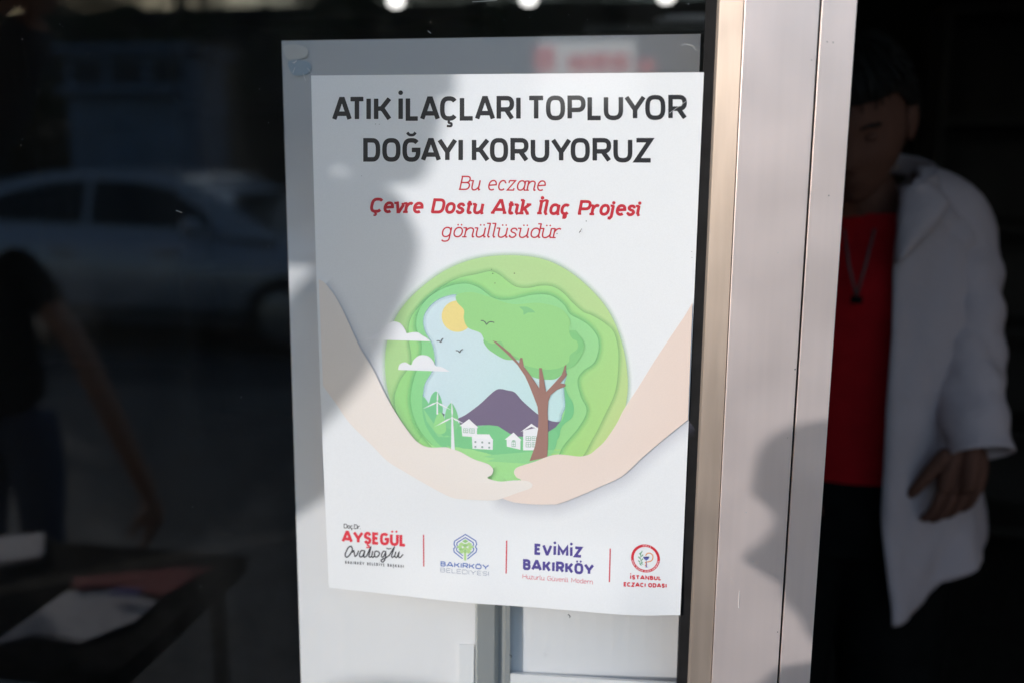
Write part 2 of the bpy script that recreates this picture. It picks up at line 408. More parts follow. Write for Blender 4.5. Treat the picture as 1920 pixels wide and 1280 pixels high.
def build_poster():
    root = empty('poster', at(950, 640, 0), label='white printed poster with bold black headline above a green globe held in two cupped hands', cat='poster')
    inv = Matrix.Translation(-root.location)
    def fin(o, layered=True):
        if o.parent == root: o.matrix_parent_inverse = inv
        return o
    # the paper sheet: curved grid, real thickness
    TL, TR, BR, BL = (583,142), (1320,136), (1275.5,1150.5), (617,1100)
    def edge_b(u):                  # lower edge dips slightly at the left then falls to the right
        x = BL[0]+(BR[0]-BL[0])*u
        return x, 1100+ 50.5*(u**1.0) + 8*sin(pi*min(1,u*1.15))*(1-u) + 3.0*smooth01((u-.55)/.3)*(1-smooth01((u-.9)/.1))
    g = Ink(0); NU, NV = 60, 90; pts = []; fs = []
    for j in range(NV+1):
        v = j/NV
        for i in range(NU+1):
            u = i/NU
            xt, yt = TL[0]+(TR[0]-TL[0])*u, TL[1]+(TR[1]-TL[1])*u
            xb, yb = edge_b(u); x = xt+(xb-xt)*v + (3.5*sin(pi*v)*(1-u)*-1.0 if u < .5 else 0); y = yt+(yb-yt)*v
            pts.append((x, y))
    fs = [(j*(NU+1)+i, j*(NU+1)+i+1, (j+1)*(NU+1)+i+1, (j+1)*(NU+1)+i) for j in range(NV) for i in range(NU)]
    g._add(pts, fs, [PAPER]*len(pts), 0)
    o = fin(g.build('paper_sheet', root))
    sd = o.modifiers.new('thick', 'SOLIDIFY'); sd.thickness = .00025; sd.offset = -1
    es = o.modifiers.new('split', 'EDGE_SPLIT'); es.split_angle = radians(30)
    for p in o.data.polygons: p.use_smooth = True
    # ---- headline
    K = (38, 38, 42)
    ink = Ink(2); t1 = lerpf(625,182.4,1288,178.2); b1 = lerpf(625,227.6,1288,225.4)
    for ch, a, b in (('A',622.5,659.7),('T',653.5,685),('I',686.6,695.8),('K',701,734),('İ',747,755.5),('L',760.6,787),('A',787.4,825),('Ç',825,859),('L',862,890),('A',890.3,928.4),('R',931,964),('I',967.8,976.2),
                     ('T',988.6,1022),('O',1023.6,1059.5),('P',1064,1098),('L',1101.5,1130),('U',1132,1168.4),('Y',1170.5,1211),('O',1209.8,1247.6),('R',1253,1288)):
        put_up(ink, ch, a, b, t1, b1, 8.5, K, 2)
    t2 = lerpf(681,259.4,1223,259.2); b2 = lerpf(681,303.6,1223,305.4)
    for ch, a, b in (('D',681,713),('O',716.7,751),('Ğ',754.5,788.4),('A',789,827),('Y',820,857.5),('I',859.6,868),('K',884.6,918),('O',918.5,952.7),('R',957,991),('U',995,1030),('Y',1033,1071.5),('O',1070,1106),('R',1111,1146),('U',1150,1185.7),('Z',1189.7,1223.7)):
        put_up(ink, ch, a, b, t2, b2, 8.5, K, 2.1)
    fin(ink.build('headline_lettering', root))
    RED = (203, 40, 56)
    ink = Ink(2)
    line_low(ink, 'Bu eczane', 862, 1020, lerpf(862,356,1025,357.5), 25.5, 2.7, RED, 2, gap=.19, space=.24, thin=.9)
    line_low(ink, 'Çevre Dostu Atık İlaç Projesi', 695, 1198, lerpf(695,397,1204,403), 24, 5.6, RED, 2, gap=.22, space=.26, slant=.2, thin=.78)
    line_low(ink, 'gönüllüsüdür', 828, 1047, lerpf(828,444,1052,446), 25, 2.7, RED, 2, gap=.19, thin=.9)
    fin(ink.build('red_lettering', root))
    # ---- illustration
    ill = empty('illustration'); ill.parent = root
    def sub(ink, name, mat=None): return ink.build(name, ill, mat)
    ill.matrix_parent_inverse = inv
    G1, G2, G3, SKY = (190,226,152), (172,227,143), (158,225,152), (216,236,243)
    globe = [(945,479),(1010,484),(1062,506),(1110,545),(1145,590),(1168,650),(1177,710),(1174,755),(1162,800),(1130,850),(1050,895),(960,905),(870,890),(790,840),(745,782),(728,735),(722,690),(724,650),(732,620),(748,585),(780,548),(830,510),(885,487)]
    ring2 = [(920,509),(895,514),(861,521.6),(833,536),(805,558),(777,586),(767,609),(767,637),(771,665),(770,684),(754,707),(744.5,727),(740,747),(745,775),(770,815),(810,850),(900,890),(1000,895),(1080,866),(1112,820),(1134,777),(1153,735),(1159,693),(1159,655),(1151,623),(1134,606),(1111,592),(1094,585),(1075,569),(1060,553),(1046,542),(1032,536.5),(1013,536),(990,540),(968,538),(951,527),(937,516)]
    ring3 = [(912,549.7),(895,538),(872.5,532),(841.6,537),(813.5,551),(794,569),(782.5,592),(781,614),(787,631),(791,648),(788,676),(777,707),(771,735),(771,758),(779,788),(800,822),(850,860),(950,885),(1030,875),(1056,835),(1085,800),(1100,769),(1089,742),(1083,712),(1094,694),(1114,679),(1122.5,654),(1120,631),(1105.6,611.6),(1089,600),(1069,589),(1058,572),(1041,558),(1024,552.5),(999,553),(976,558),(956.6,562),(937,562),(922,557)]
    sky = [(857,552.5),(841.6,554),(822,561),(805,575),(795,592),(794,609),(799,625.7),(809,642.5),(814,662),(815,682),(808,699),(798,715.7),(794,732.5),(796,760),(830,830),(950,850),(1040,800),(1055,774.7),(1060.6,760.7),(1059,744),(1058,721),(1062,695),(1040,650),(960,600),(900,560)]
    e = Ink(3)
    def gfn(c, dx=.10):
        def f(x, y):
            k = (x-950)/230; m = (y-690)/210
            return (c[0]+8*k+5*m*k, c[1]-2*abs(k), c[2]+4*abs(k)-6*m)
        return f
    e.blob(globe, G1, 3, gfn(G1)); e.blob(ring2, G2, 4.5, gfn(G2)); e.blob(ring3, G3, 6, gfn(G3))
    e.blob(sky, SKY, 7.5, lambda x, y: (216-12*smooth01((x-850)/200)*smooth01((y-560)/200), 236, 243-7*smooth01((x-850)/200)))
    sub(e, 'paper_globe')
    sh = Ink(3.8); A_, T_ = (125,212,145), .55
    sh.soft(spline(globe, True), 9, (150,215,150), .4, -1, 3.7, True)
    sh.soft(spline(ring2, True), 9, A_, .4, 1, 5.2, True); sh.soft(spline(ring2, True), 6, A_, .0, -1, 5.3, True)
    sh.soft(spline(ring3, True), 11, (118,212,155), .45, 1, 6.7, True); sh.soft(spline(ring3, True), 6, A_, .0, -1, 6.8, True)
    sh.soft(spline(sky, True), 7, (170,205,215), .5, -1, 8.2, True)
    fin(sh.build('layer_shadows', ill, PRA)).matrix_parent_inverse = Matrix()
    h = Ink(9)
    h.blob([(1059,725.6),(1065,739),(1074,754),(1076,769),(1072.5,782),(1059,793),(1052,802.5),(1048,819),(1037,830.6),(1025,845),(1020,825),(1029,806),(1046,795),(1056,782),(1060,760)], (128,208,146), 9)
    h.blob([(792,744),(805,757.5),(812,780),(826,800),(860,792),(895,797),(917,796),(934,798),(958,811),(985,817.5),(1020,812),(1040,806),(1045,822),(1030,850),(960,866),(850,850),(800,800)], (133,211,150), 9.6)
    h.poly([(794,765),(800,788),(822,818)]+spline([(831,817.5),(850,814),(887,817.5),(925,827),(960,838),(990,844),(1040,842)])+[(1020,870),(850,860)], (154,222,155), 10.2)
    h.poly(spline([(780,800),(815,836),(854,837),(887.5,840),(925,843),(960,857),(984,862.5),(1030,858)])+[(1010,905),(900,905),(820,850)], (170,230,154), 10.8)
    sub(h, 'green_hills')
    m_ = Ink(9.3)
    m_.poly(spline([(858,784),(874,776),(899,757.5),(919,739),(930.6,730),(940,728.4),(952,731),(965.6,735),(981,752),(1009,776),(1029,786.6),(1042.5,789.7),(1051,789)])+[(1042,800),(1029,808),(1012,820),(981,822),(956,812),(934,798),(917,796),(895,797),(866,800)], (126,114,140), 9.9)
    sub(m_, 'purple_mountain')
    t = Ink(11.4)
    t.blob([(804,755.6),(809,740.6),(817,733),(824,739),(829,754),(830,772.5),(822,795),(812,792),(799,774),(795,765)], (131,210,155), 9.9)
    t.blob([(846,754.7),(837,767),(834,785.6),(837,799),(846,804),(855.6,804),(859,795),(859,780),(854,765)], (142,215,155), 11.4)
    t.blob([(822,773.4),(816,785.6),(813,799),(816,808),(825.6,813),(835,809),(836.5,799),(833,782),(827.5,773)], (163,229,153), 12)
    t.poly([(828,772),(834,776),(832,782)], (105,120,130), 11.7)
    sub(t, 'small_trees')
    wt = Ink(12.6); W = (245,246,250)
    def turbine(hub, tips, foot, w0, w1, lay):
        wt.poly([(hub[0]-w0/2,hub[1]),(hub[0]+w0/2,hub[1]),(foot[0]+w1/2,foot[1]),(foot[0]-w1/2,foot[1])], W, lay)
        for i, tp in enumerate(tips):
            d = Vector((tp[0]-hub[0], tp[1]-hub[1])); n = Vector((-d.y, d.x)).normalized()
            mid = Vector(hub)+d*.28
            wt.poly([tuple(hub), tuple(mid+n*1.9), tuple(Vector(tp)), tuple(mid-n*1.3)], W, lay+.2+i*.2)
        wt.poly([(hub[0]+2*cos(a*pi/5), hub[1]+2*sin(a*pi/5)) for a in range(10)], W, lay+.9)
    turbine((820,753.4), [(821,728),(793,765.5),(846,767.5)], (820,776), 2.4, 3, 12.2)
    turbine((848,782), [(847,747),(815,799),(872,794)], (849.5,842), 3, 7, 13.4)
    sub(wt, 'wind_turbines')
    hs = Ink(13); Wd = (228,230,236); GW = (140,190,160)
    hs.poly([(865.6,797),(895,799),(894,818.4),(867,816.6)], W, 14.6); hs.poly([(861.5,797.5),(879.6,784.4),(897.5,800.8)], (250,250,252), 15.2)
    hs.poly([(885,818),(924.4,822),(924,842),(886,840)], W, 15.0); hs.poly([(885,819.5),(889,812.8),(917.5,813),(924.6,823.8)], (250,250,252), 15.6)
    hs.poly([(950,820),(976,822),(976,842),(950.6,836)], W, 14.6); hs.poly([(946.6,823),(963,809.6),(978.4,824.3)], (250,250,252), 15.2)
    hs.poly([(981,806),(1010,800),(1004,843),(981,843)], W, 14.6); hs.poly([(975.8,808.9),(996.6,793.2),(1012,804),(996.6,799)], (250,250,252), 15.2)
    def win(x0, y0, x1, y1, lay=16):
        hs.poly([(x0,y0),(x1,y0+.3),(x1,y1+.3),(x0,y1)], GW, lay)
        xm, ym = (x0+x1)/2, (y0+y1)/2; g_ = .8
        for a, b in ((x0+.9,xm-g_/2),(xm+g_/2,x1-.9)):
            for c, d in ((y0+.9,ym-g_/2),(ym+g_/2,y1-.9)): hs.poly([(a,c),(b,c),(b,d),(a,d)], W, lay+.6)
    win(868.8,802,878,810.3); win(880.3,802,890,811); win(986,816.6,995.6,825); win(997.4,816.6,1006,825); win(986,827.8,995.6,837); win(997.4,827.8,1005,837)
    win(959.6,827,967,836.5); hs.poly([(959.6,826.6),(961,824.6),(963.3,823.8),(965.6,824.6),(967,826.6)], GW, 16)
    for x, y in ((891.6,827.4),(904.4,828.2),(917.5,829.3),(891.6,836.3),(904.4,837),(917.5,837.8)): hs.poly([(x-1.7,y-1.7),(x+1.7,y-1.7),(x+1.7,y+1.7),(x-1.7,y+1.7)], (150,170,165), 16)
    sub(hs, 'white_houses')
    cn = Ink(12)
    cn.blob([(908,634),(913,651),(929,663.6),(948.5,673.5),(976,676),(990,699),(1007,708.6),(1032.5,711),(1046.6,707),(1062,693),(1077.5,684.7),(1091.6,665),(1096,645),(1086,628),(1069,619),(1000,640),(940,625)], (146,212,142), 12.2)
    cn.blob([(857,552.5),(857,566),(870,581),(870,597.5),(878,614.4),(900.7,624),(909,637),(925,644),(940,640),(951,660),(973,670.6),(980.5,682),(1004,689),(1027,692),(1049,689),(1066,679),(1069,665),(1082,654),(1083,642.5),(1075,631),(1067,618),(1069,600),(1050,578),(1010,568),(960,570),(915,556),(885,548)], (162,222,146), 13.2)
    cn.poly([(973.4,575),(987.5,575),(998,580),(1004,586),(990,586),(982,590.5),(981,582)], (140,208,145), 14.2)
    cn.blob([(1068,621),(1073,634),(1083,640),(1085,652),(1080,664),(1090,655),(1094,642),(1085,629)], (140,210,140), 14)
    sub(cn, 'tree_crown')
    tr = Ink(16.8)
    tr.poly([(993,863.4),(1003,836),(1009,804),(1010,782),(1008,761),(1001,742.5),(992,720),(984.7,704),(970.6,683),(951,663),(924,638),(931,640),(956.6,661),(973.4,680.5),(975.4,670),(979.6,670),(982.4,686),(996,704),(1011.4,727),(1011,689),(1016,689),(1020,710),(1024,734),(1041,715.7),(1053.6,701.6),(1059,684.7),(1062,683),(1060.6,697),(1063.5,701),(1051,717.5),(1060,719),(1060,723.5),(1044,730),(1032.5,739.6),(1028,752),(1027,772),(1028,800),(1027.5,832.5),(1026,856)], (168,128,118), 16.8)
    sub(tr, 'tree_trunk')
    cl = Ink(13)
    cl.blob([(857.5+29.3*cos(a*pi/8), 593+29.3*sin(a*pi/8)) for a in range(16)], (247,227,150), 8.8, k=3)
    sub(cl, 'yellow_sun')
    cl = Ink(14)
    def cloud(base, tops, lay):
        cl.poly(list(base)+spline(tops), W, lay)
    cloud([(685,636)], [(688,634),(700,629),(712,622),(724,610),(738,602.5),(752,607),(761,620),(763,624.5),(773,622.8),(784,623),(792,628.5),(800,633),(808,639.4)], 15)
    cloud([(747,692.6)], [(747,690),(750,682),(760,678.3),(771,683.5),(775,675),(784,667),(794,664.8),(805,668),(813,677),(817,685),(826,686.5),(834,690),(843.5,696)], 15)
    sub(cl, 'white_clouds')
    bd = Ink(16.8); BK = (95,100,105)
    for p in ([(902,601),(906,601.2),(910,604),(912.6,608),(916,604.5),(921,603),(927,604.5)], [(819,639),(823,638.5),(826.7,641),(828,637),(831,634)], [(855,656.6),(859,657),(862,660),(864.5,656),(868,654)]):
        bd = Ink(16.8); bd.rib(spline(p), 1.7, BK, 16.8); sub(bd, 'flying_bird')
    # arms and hands
    LA = [(598,524),(611,532),(636,566.6),(673,645),(701,693),(726,744),(750.6,785.6),(775,819),(787,830),(799,836),(815,838),(835,837),(846,840),(863,845.6),(887.5,859),(908,866),(917.5,870),(924,877),(925,882),(922,889),(914,894.5),(925,899),(940,901.5),(960,899.5),(975,899),(990,901),(997,905),(998.4,908.5),(994,914.5),(971,922.5),(945,932),(928,936.6),(906,936.6),(875,935),(846,931),(803,909),(762,885),(728,864),(700,836),(656,792),(630,755),(606,722)]
    RA = [(1298.5,567),(1284,592),(1269,614),(1229,673.5),(1195.7,727),(1170,766),(1158,790),(1144,812),(1132,828),(1119,840),(1108,849),(1097,853),(1084,854.3),(1061,851.5),(1042.5,851),(1025.6,855),(1005,863.4),(984,870),(970,875),(965,880),(964,886),(969,894),(977,900),(960,915),(940,930),(958,939),(975,942),(1005,944.5),(1030,944.3),(1048,943),(1087.5,928),(1125,911),(1162.5,894),(1185,875.6),(1205,856),(1245,822),(1290,786)]
    ar = Ink(20)
    LAs = spline(LA, k=4); RAs = spline(RA, k=4)
    ar.poly(RAs, None, 19, lambda x, y: (243-3*smooth01((x-1150)/120), 226-6*smooth01((x-1150)/120), 216-7*smooth01((x-1150)/120)))
    ar.poly(LAs, None, 21, lambda x, y: (245, 236+2*smooth01((x-800)/120), 229+3*smooth01((x-800)/120)))
    sub(ar, 'cupped_hands')
    s2 = Ink(18)
    s2.soft(LAs[26*4:], [34], (150,152,170), .20, 1, 17.6); s2.soft(RAs[23*4:], [34], (150,150,175), .22, 1, 17.4)
    s2.soft(LAs[1*4:8*4], 20, (150,150,170), .13, -1, 17.9)
    s2.soft(LAs[27*4:31*4], 12, (236,140,140), .35, 1, 20); s2.soft(LAs[17*4:21*4], 12, (90,130,90), .25, -1, 18.1)
    fin(s2.build('soft_hand_shadows', ill, PRA)).matrix_parent_inverse = Matrix()
    # ---- logos along the foot of the sheet
    lg = Ink(2); RR = (233, 60, 76)
    line_low(lg, 'Doç.Dr.', 645.5, 676, lerpf(645,988.5,678,990.5), 7.6, 1.4, (70,70,74), 2, slant=0, serif=False, gap=.16)
    line_up(lg, 'AYŞEGÜL', 641.5, 762, lerpf(641,993,762,1000), lerpf(641,1015.5,762,1023.5), 5.3, RR, 2, gap=.05, wid=1.0, accent=1.0)
    bk = (60,60,66)
    q = lambda pts: [(600+u/5.647, 960+v/5.647) for u, v in pts]
    for i, st in enumerate(([(330,352),(300,370),(268,440),(285,470),(320,440),(345,390),(330,350)], [(345,420),(360,400),(372,460),(395,440),(410,400)],
               [(470,402),(440,400),(420,440),(430,468),(455,455),(475,405),(465,460),(480,468),(500,450)], [(500,450),(540,360),(520,450),(532,470),(550,455)], [(560,405),(550,460),(565,470),(585,440)],
               [(615,408),(585,410),(580,460),(610,465),(632,430),(615,408)], [(700,410),(670,410),(652,455),(670,470),(698,420),(690,490),(665,522),(650,500),(700,475),(735,450)],
               [(735,450),(790,360),(760,450),(770,472),(790,455)], [(805,410),(795,460),(815,470),(840,415),(832,462),(850,472),(882,440)])):
        lg.rib(spline(q(st), k=4), 2.3 if i else 2.5, bk, 2+.25*(i % 4))
    lg.rib(spline(q([(705,372),(725,382),(755,376)])), 2, bk, 3.4)
    line_up(lg, 'BAKIRKÖY BELEDİYE BAŞKANI', 647.5, 757.5, lerpf(647,1049.8,757,1057.2), lerpf(647,1055.3,757,1062.9), 1.25, (80,80,84), 2, gap=.34, space=.35, wid=.8)
    fin(lg.build('name_lettering', root))
    dv = Ink(2); dv.rib([(794.3,1001.3),(795.4,1059.5)], 2.2, (222,72,84), 2, cap=False); fin(dv.build('divider_line', root))
    dv = Ink(2); dv.rib([(950.2,1012),(950.2,1071)], 2.3, (222,72,84), 2, cap=False); fin(dv.build('divider_line', root))
    dv = Ink(2); dv.rib([(1144.4,1026.4),(1143.4,1086)], 2.3, (222,72,84), 2, cap=False); fin(dv.build('divider_line', root))
    # municipality emblem: shield outline with a green tree
    em = Ink(2); BL_ = (92,122,192); GR = (186,222,150)
    q = lambda pts: [(600+u/5.647, 960+v/5.647) for u, v in pts]
    em.rib(q([(1515,478),(1425,410),(1418,378),(1436,358),(1420,330),(1428,298),(1540,230),(1650,296),(1662,330),(1648,356),(1664,380),(1656,410),(1566,482)]), 2.0, BL_, 2)
    em.rib(q([(1518,450),(1450,396),(1448,376),(1462,358),(1450,334),(1456,312),(1540,262),(1622,312),(1630,334),(1616,358),(1632,378),(1628,398),(1566,452)]), 1.9, BL_, 2.2)
    for k_, (u, v) in enumerate(((1540,300),(1500,330),(1580,330),(1540,345),(1478,358),(1602,358),(1500,385),(1580,385),(1540,375),(1540,405),(1505,408),(1575,408))):
        em.poly(q([(u-34,v),(u,v-20),(u+34,v),(u,v+20)]), GR if k_ % 3 else (160,208,135), 2.3+.06*k_)
    em.rib(q([(1540,400),(1543,496)]), 4.2, GR, 2.25, cap=False)
    line_up(em, 'BAKIRKÖY', 827, 918, lerpf(827,1049.5,918,1055.3), lerpf(827,1058.8,918,1064.6), 2.0, BL_, 2, gap=.12, wid=1.5, accent=.55)
    line_up(em, 'BELEDIYESI', 827, 918, lerpf(827,1061.3,918,1067.5), lerpf(827,1069.3,918,1075.3), .75, (130,140,170), 2, gap=.2, wid=1.5)
    fin(em.build('municipality_emblem', root))
    ev = Ink(2); PU = (84,72,152)
    line_up(ev, 'EVİMİZ', 1002.5, 1092, lerpf(1002,1017.3,1092,1023.2), lerpf(1002,1037.5,1092,1042.8), 4.9, PU, 2, gap=.10, accent=.9)
    line_up(ev, 'BAKIRKÖY', 981.5, 1114, lerpf(981,1045,1114,1054), lerpf(981,1064.5,1114,1074), 4.9, PU, 2, gap=.08, accent=.85)
    line_low(ev, 'Huzurlu Güvenli Modern', 981.5, 1112, lerpf(981,1079.8,1112,1089.3), 7.6, .95, (224,110,124), 2, slant=0, serif=False, gap=.17)
    fin(ev.build('purple_slogan', root))
    # chamber seal
    se = Ink(2); c = (1210.5, 1044.5); rd = (216, 42, 58)
    cx = lambda r, a: (c[0]+r*1.03*cos(a), c[1]+r*.975*sin(a)+.075*r*cos(a))
    n = 48; se._add([cx(rr, 2*pi*i/n) for i in range(n) for rr in (21.4, 26.2)], [(2*i, 2*i+1, (2*i+3) % (2*n), (2*i+2) % (2*n)) for i in range(n)], [rd]*2*n, 2)
    for k_ in range(34):           # the tiny white lettering round the rim
        a = radians(168-k_*4.75)
        if k_ in (6, 15, 22): continue
        se.rib([cx(22.7, a), cx(24.9, a+.02*((k_*7) % 3-1))], .95, (246,226,230), 3)
    for a in (-100, -92, -85, -78, -68): se.rib([cx(22.8, radians(a)), cx(24.8, radians(a))], 1.1, (246,226,230), 3)
    q = lambda pts: [(1150+u/11.63, 1000+v/11.63) for u, v in pts]
    se.rib(spline(q([(705,460),(740,415),(800,408),(858,450),(862,520),(830,570),(770,590),(705,600),(730,640),(700,660),(720,690)])), 2.0, (232,160,104), 3)
    se.poly(q([(650,485),(790,485),(770,530),(725,560),(740,700),(790,705),(690,708),(718,690),(716,560),(672,530)]), (92,100,176), 3.8)
    se.poly(q([(656,480),(785,480),(765,502),(680,502)]), (52,48,104), 4.4)
    se.rib(spline(q([(650,650),(620,600),(595,520),(600,430),(630,355)])), 1.0, (110,160,130), 3)
    for i, (u, v, s_) in enumerate(((615,390,1),(650,440,1),(650,520,1),(570,410,-1),(548,480,-1),(550,560,-1),(575,620,-1),(640,590,1),(632,368,1))):
        se.rib(q([(u-s_*38, v+38),(u, v)]), [1.0,2.2,.8] and 2.0, (120,176,140), 3.2+.1*i)
    line_up(se, 'İSTANBUL', 1181.5, 1240, lerpf(1181,1073.5,1240,1077.3), lerpf(1181,1081.5,1240,1085.2), 2.2, rd, 2, gap=.10)
    line_up(se, 'ECZACI ODASI', 1170, 1250.5, lerpf(1170,1086,1250,1091.3), lerpf(1170,1094,1250,1099.2), 2.2, rd, 2, gap=.09, space=.25)
    fin(se.build('chamber_seal', root))
    # specks of dirt on the sheet
    for x, y, r in ((922,505,.9),(924.5,512.6,1.2),(965,512.3,1.2),(928.5,530.6,1),(1099.5,414.6,1.1),(1044.8,438,1.1),(1088,434,1.2),(1297,472,.8),(1297.5,483,.7),(705,233,.8),(712,233.6,.7),(679,330,.6)):
        sp = Ink(30); sp.poly([(x+r*cos(a*pi/4), y+r*sin(a*pi/4)*.8) for a in range(8)], (40,44,46), 30); fin(sp.build('dirt_speck', root))
    sp = Ink(30); sp.rib([(1086,437),(1091,429)], .9, (60,60,62), 30.5); fin(sp.build('dirt_speck', root))
    sc = Ink(31); sc.rib([(1255,213),(1287,190)], .7, (205,205,208), 31); fin(sc.build('scratch', root))
    return root
build_poster()
# ------------------------------------------------------------------ shop front
alu = material('anodised_aluminium', (.95,.81,.775), .40, .70, noise=3, var=.025, stretch=(30,30,1.0))
alu_b = material('anodised_bead', (.29,.245,.215), .42, .5, noise=5, var=.10, stretch=(16,16,1.5))
for mm in (alu, alu_b):
    t = mm.node_tree; b = t.nodes['Principled BSDF']
    tc = t.nodes.new('ShaderNodeTexCoord'); n = t.nodes.new('ShaderNodeTexNoise'); n.inputs['Scale'].default_value = 14; n.inputs['Detail'].default_value = 8
    r = t.nodes.new('ShaderNodeMapRange'); r.inputs[1].default_value = .35; r.inputs[2].default_value = .7; r.inputs[3].default_value = .36; r.inputs[4].default_value = .46
    t.links.new(tc.outputs['Object'], n.inputs['Vector']); t.links.new(n.outputs[0], r.inputs[0]); t.links.new(r.outputs[0], b.inputs['Roughness'])
rubber = material('black_rubber', (.006,.006,.007), .7, spec=.15, noise=60, var=.4)
glassm = bpy.data.materials.new('window_glass'); glassm.use_nodes = True
t = glassm.node_tree; t.nodes.clear()
out = t.nodes.new('ShaderNodeOutputMaterial'); mx = t.nodes.new('ShaderNodeMixShader'); tr = t.nodes.new('ShaderNodeBsdfTransparent'); gl = t.nodes.new('ShaderNodeBsdfGlossy'); fr = t.nodes.new('ShaderNodeFresnel')
tr.inputs[0].default_value = (.965,.968,.970,1); gl.inputs['Roughness'].default_value = 0; gl.inputs[0].default_value = (1,1,1,1); fr.inputs[0].default_value = 1.5
ge = t.nodes.new('ShaderNodeNewGeometry'); ma = t.nodes.new('ShaderNodeMath'); ma.operation = 'MULTIPLY_ADD'
ma.inputs[1].default_value = 1/1.5-1.5; ma.inputs[2].default_value = 1.5; t.links.new(ge.outputs['Backfacing'], ma.inputs[0]); t.links.new(ma.outputs[0], fr.inputs[0])   # same index seen from both faces of the pane
t.links.new(fr.outputs[0], mx.inputs[0]); t.links.new(tr.outputs[0], mx.inputs[1]); t.links.new(gl.outputs[0], mx.inputs[2]); df = t.nodes.new('ShaderNodeBsdfDiffuse'); df.inputs[0].default_value = (.75,.76,.78,1); m2_ = t.nodes.new('ShaderNodeMixShader')   # a film of street dust with wiped streaks
tc = t.nodes.new('ShaderNodeTexCoord'); mp = t.nodes.new('ShaderNodeMapping'); mp.inputs['Rotation'].default_value = (0, .5, 0); mp.inputs['Scale'].default_value = (9, 1, 2.2); nz = t.nodes.new('ShaderNodeTexNoise'); nz.inputs['Scale'].default_value = 1.4; nz.inputs['Detail'].default_value = 7
mr = t.nodes.new('ShaderNodeMapRange'); mr.inputs[1].default_value = .3; mr.inputs[2].default_value = .75; mr.inputs[3].default_value = .0005; mr.inputs[4].default_value = .0065
t.links.new(tc.outputs['Object'], mp.inputs[0]); t.links.new(mp.outputs[0], nz.inputs['Vector']); t.links.new(nz.outputs[0], mr.inputs[0]); t.links.new(mr.outputs[0], m2_.inputs[0])
t.links.new(mx.outputs[0], m2_.inputs[1]); t.links.new(df.outputs[0], m2_.inputs[2]); t.links.new(m2_.outputs[0], out.inputs[0])

ZB, ZT = .42, 2.55
def X_at(px, Y=0.0, py=640): return at(px, py, Y).x
WL = -0.95
# the glass sheet (front face reflects once, back face once: a real pane)
g = MB().box((WL, 0, ZB), (X_at(1318), .006, ZT)).build('window_pane', glassm)
tag(g, 'large dark shop window pane mirroring the street around the poster', 'window')
# sharp little marks on the street face of the pane
gm = material('glass_scratch', (.55,.56,.57), .6)
sc_ = MB()
for a, b_ in (((802,58),(808,63)),((886,4),(932,1)),((1277,86),(1284,83)),((1284,83),(1300,86)),((1300,88),(1305,95)),((551,120),(556,113)),((553,127),(549,137)),((568,138),(573,152)),((576,128),(586,140)),((330,395),(341,399)),((548,118),(556,116))):
    p, q = at(*a, -.0006), at(*b_, -.0006); sc_.tube([p, q], .00028, 5)
sc_.build('glass_scratches', gm, g)
sc_ = MB(); rr_ = random.Random(5)
for _ in range(90):
    x, y = rr_.uniform(0, 580), rr_.uniform(0, 1280)
    if rr_.random() < .35: x, y = rr_.uniform(620, 1270), rr_.uniform(1165, 1280)
    if rr_.random() < .2: x, y = rr_.uniform(530, 1310), rr_.uniform(5, 125)
    r_ = rr_.choice((.00018,.00025,.0004)); sc_.ell(at(x, y, -.0004), (r_, r_*.4, r_), 6)
tag(sc_.build('dust_specks', gm, g), kind='stuff')
sc_ = MB()
for x, y in ((1068,1154),(958,1229)):
    sc_.tube([at(x-3, y-3, -.0006), at(x+1, y, -.0006), at(x, y+3, -.0006)], .0005, 6)
sc_.build('dirt_marks', material('glass_dirt', (.10,.11,.11), .8), g)
# stile of the window with its gasket and glazing bead
def vprism(poly, z0, z1): return MB().prism([(x, y, z0) for x, y in poly], (0,0,z1-z0))
xa, xb, xc, xd, xe = X_at(1297), X_at(1317,-.006), X_at(1365.5,-.016), X_at(1499,-.018), X_at(1563,-.018)
fr_ = empty('door_frame', (xc, 0, 0), label='champagne aluminium upright between the poster window and the open doorway', cat='door frame')
def part(mb, name, mat, root, **k):
    o = mb.build(name, mat, root, **k); o.matrix_parent_inverse = Matrix.Translation(-root.location); return o
part(vprism([(xa,-.0012),(xb+.001,-.0045),(xb+.001,.012),(xa,.012)], 0, ZT), 'rubber_gasket', rubber, fr_, bevel=.0008)
part(vprism([(xb,-.0045),(xb+.002,-.0085),(xc-.0006,-.0155),(xc-.0006,.03),(xb,.03)], 0, ZT), 'glazing_bead', alu_b, fr_, bevel=.0006)
part(vprism([(xc,-.018),(xd-.0008,-.018),(xd-.0008,.055),(xc,.055)], 0, ZT), 'stile', alu, fr_, bevel=.0004)
part(vprism([(xd-.0006,-.012),(xd+.0010,-.012),(xd+.0010,.03),(xd-.0006,.03)], 0, ZT), 'seal_strip', rubber, fr_)
part(vprism([(xd+.0012,-.018),(xe,-.018),(xe,.05),(xd+.0012,.05)], 0, ZT), 'jamb', alu, fr_, bevel=.0003)
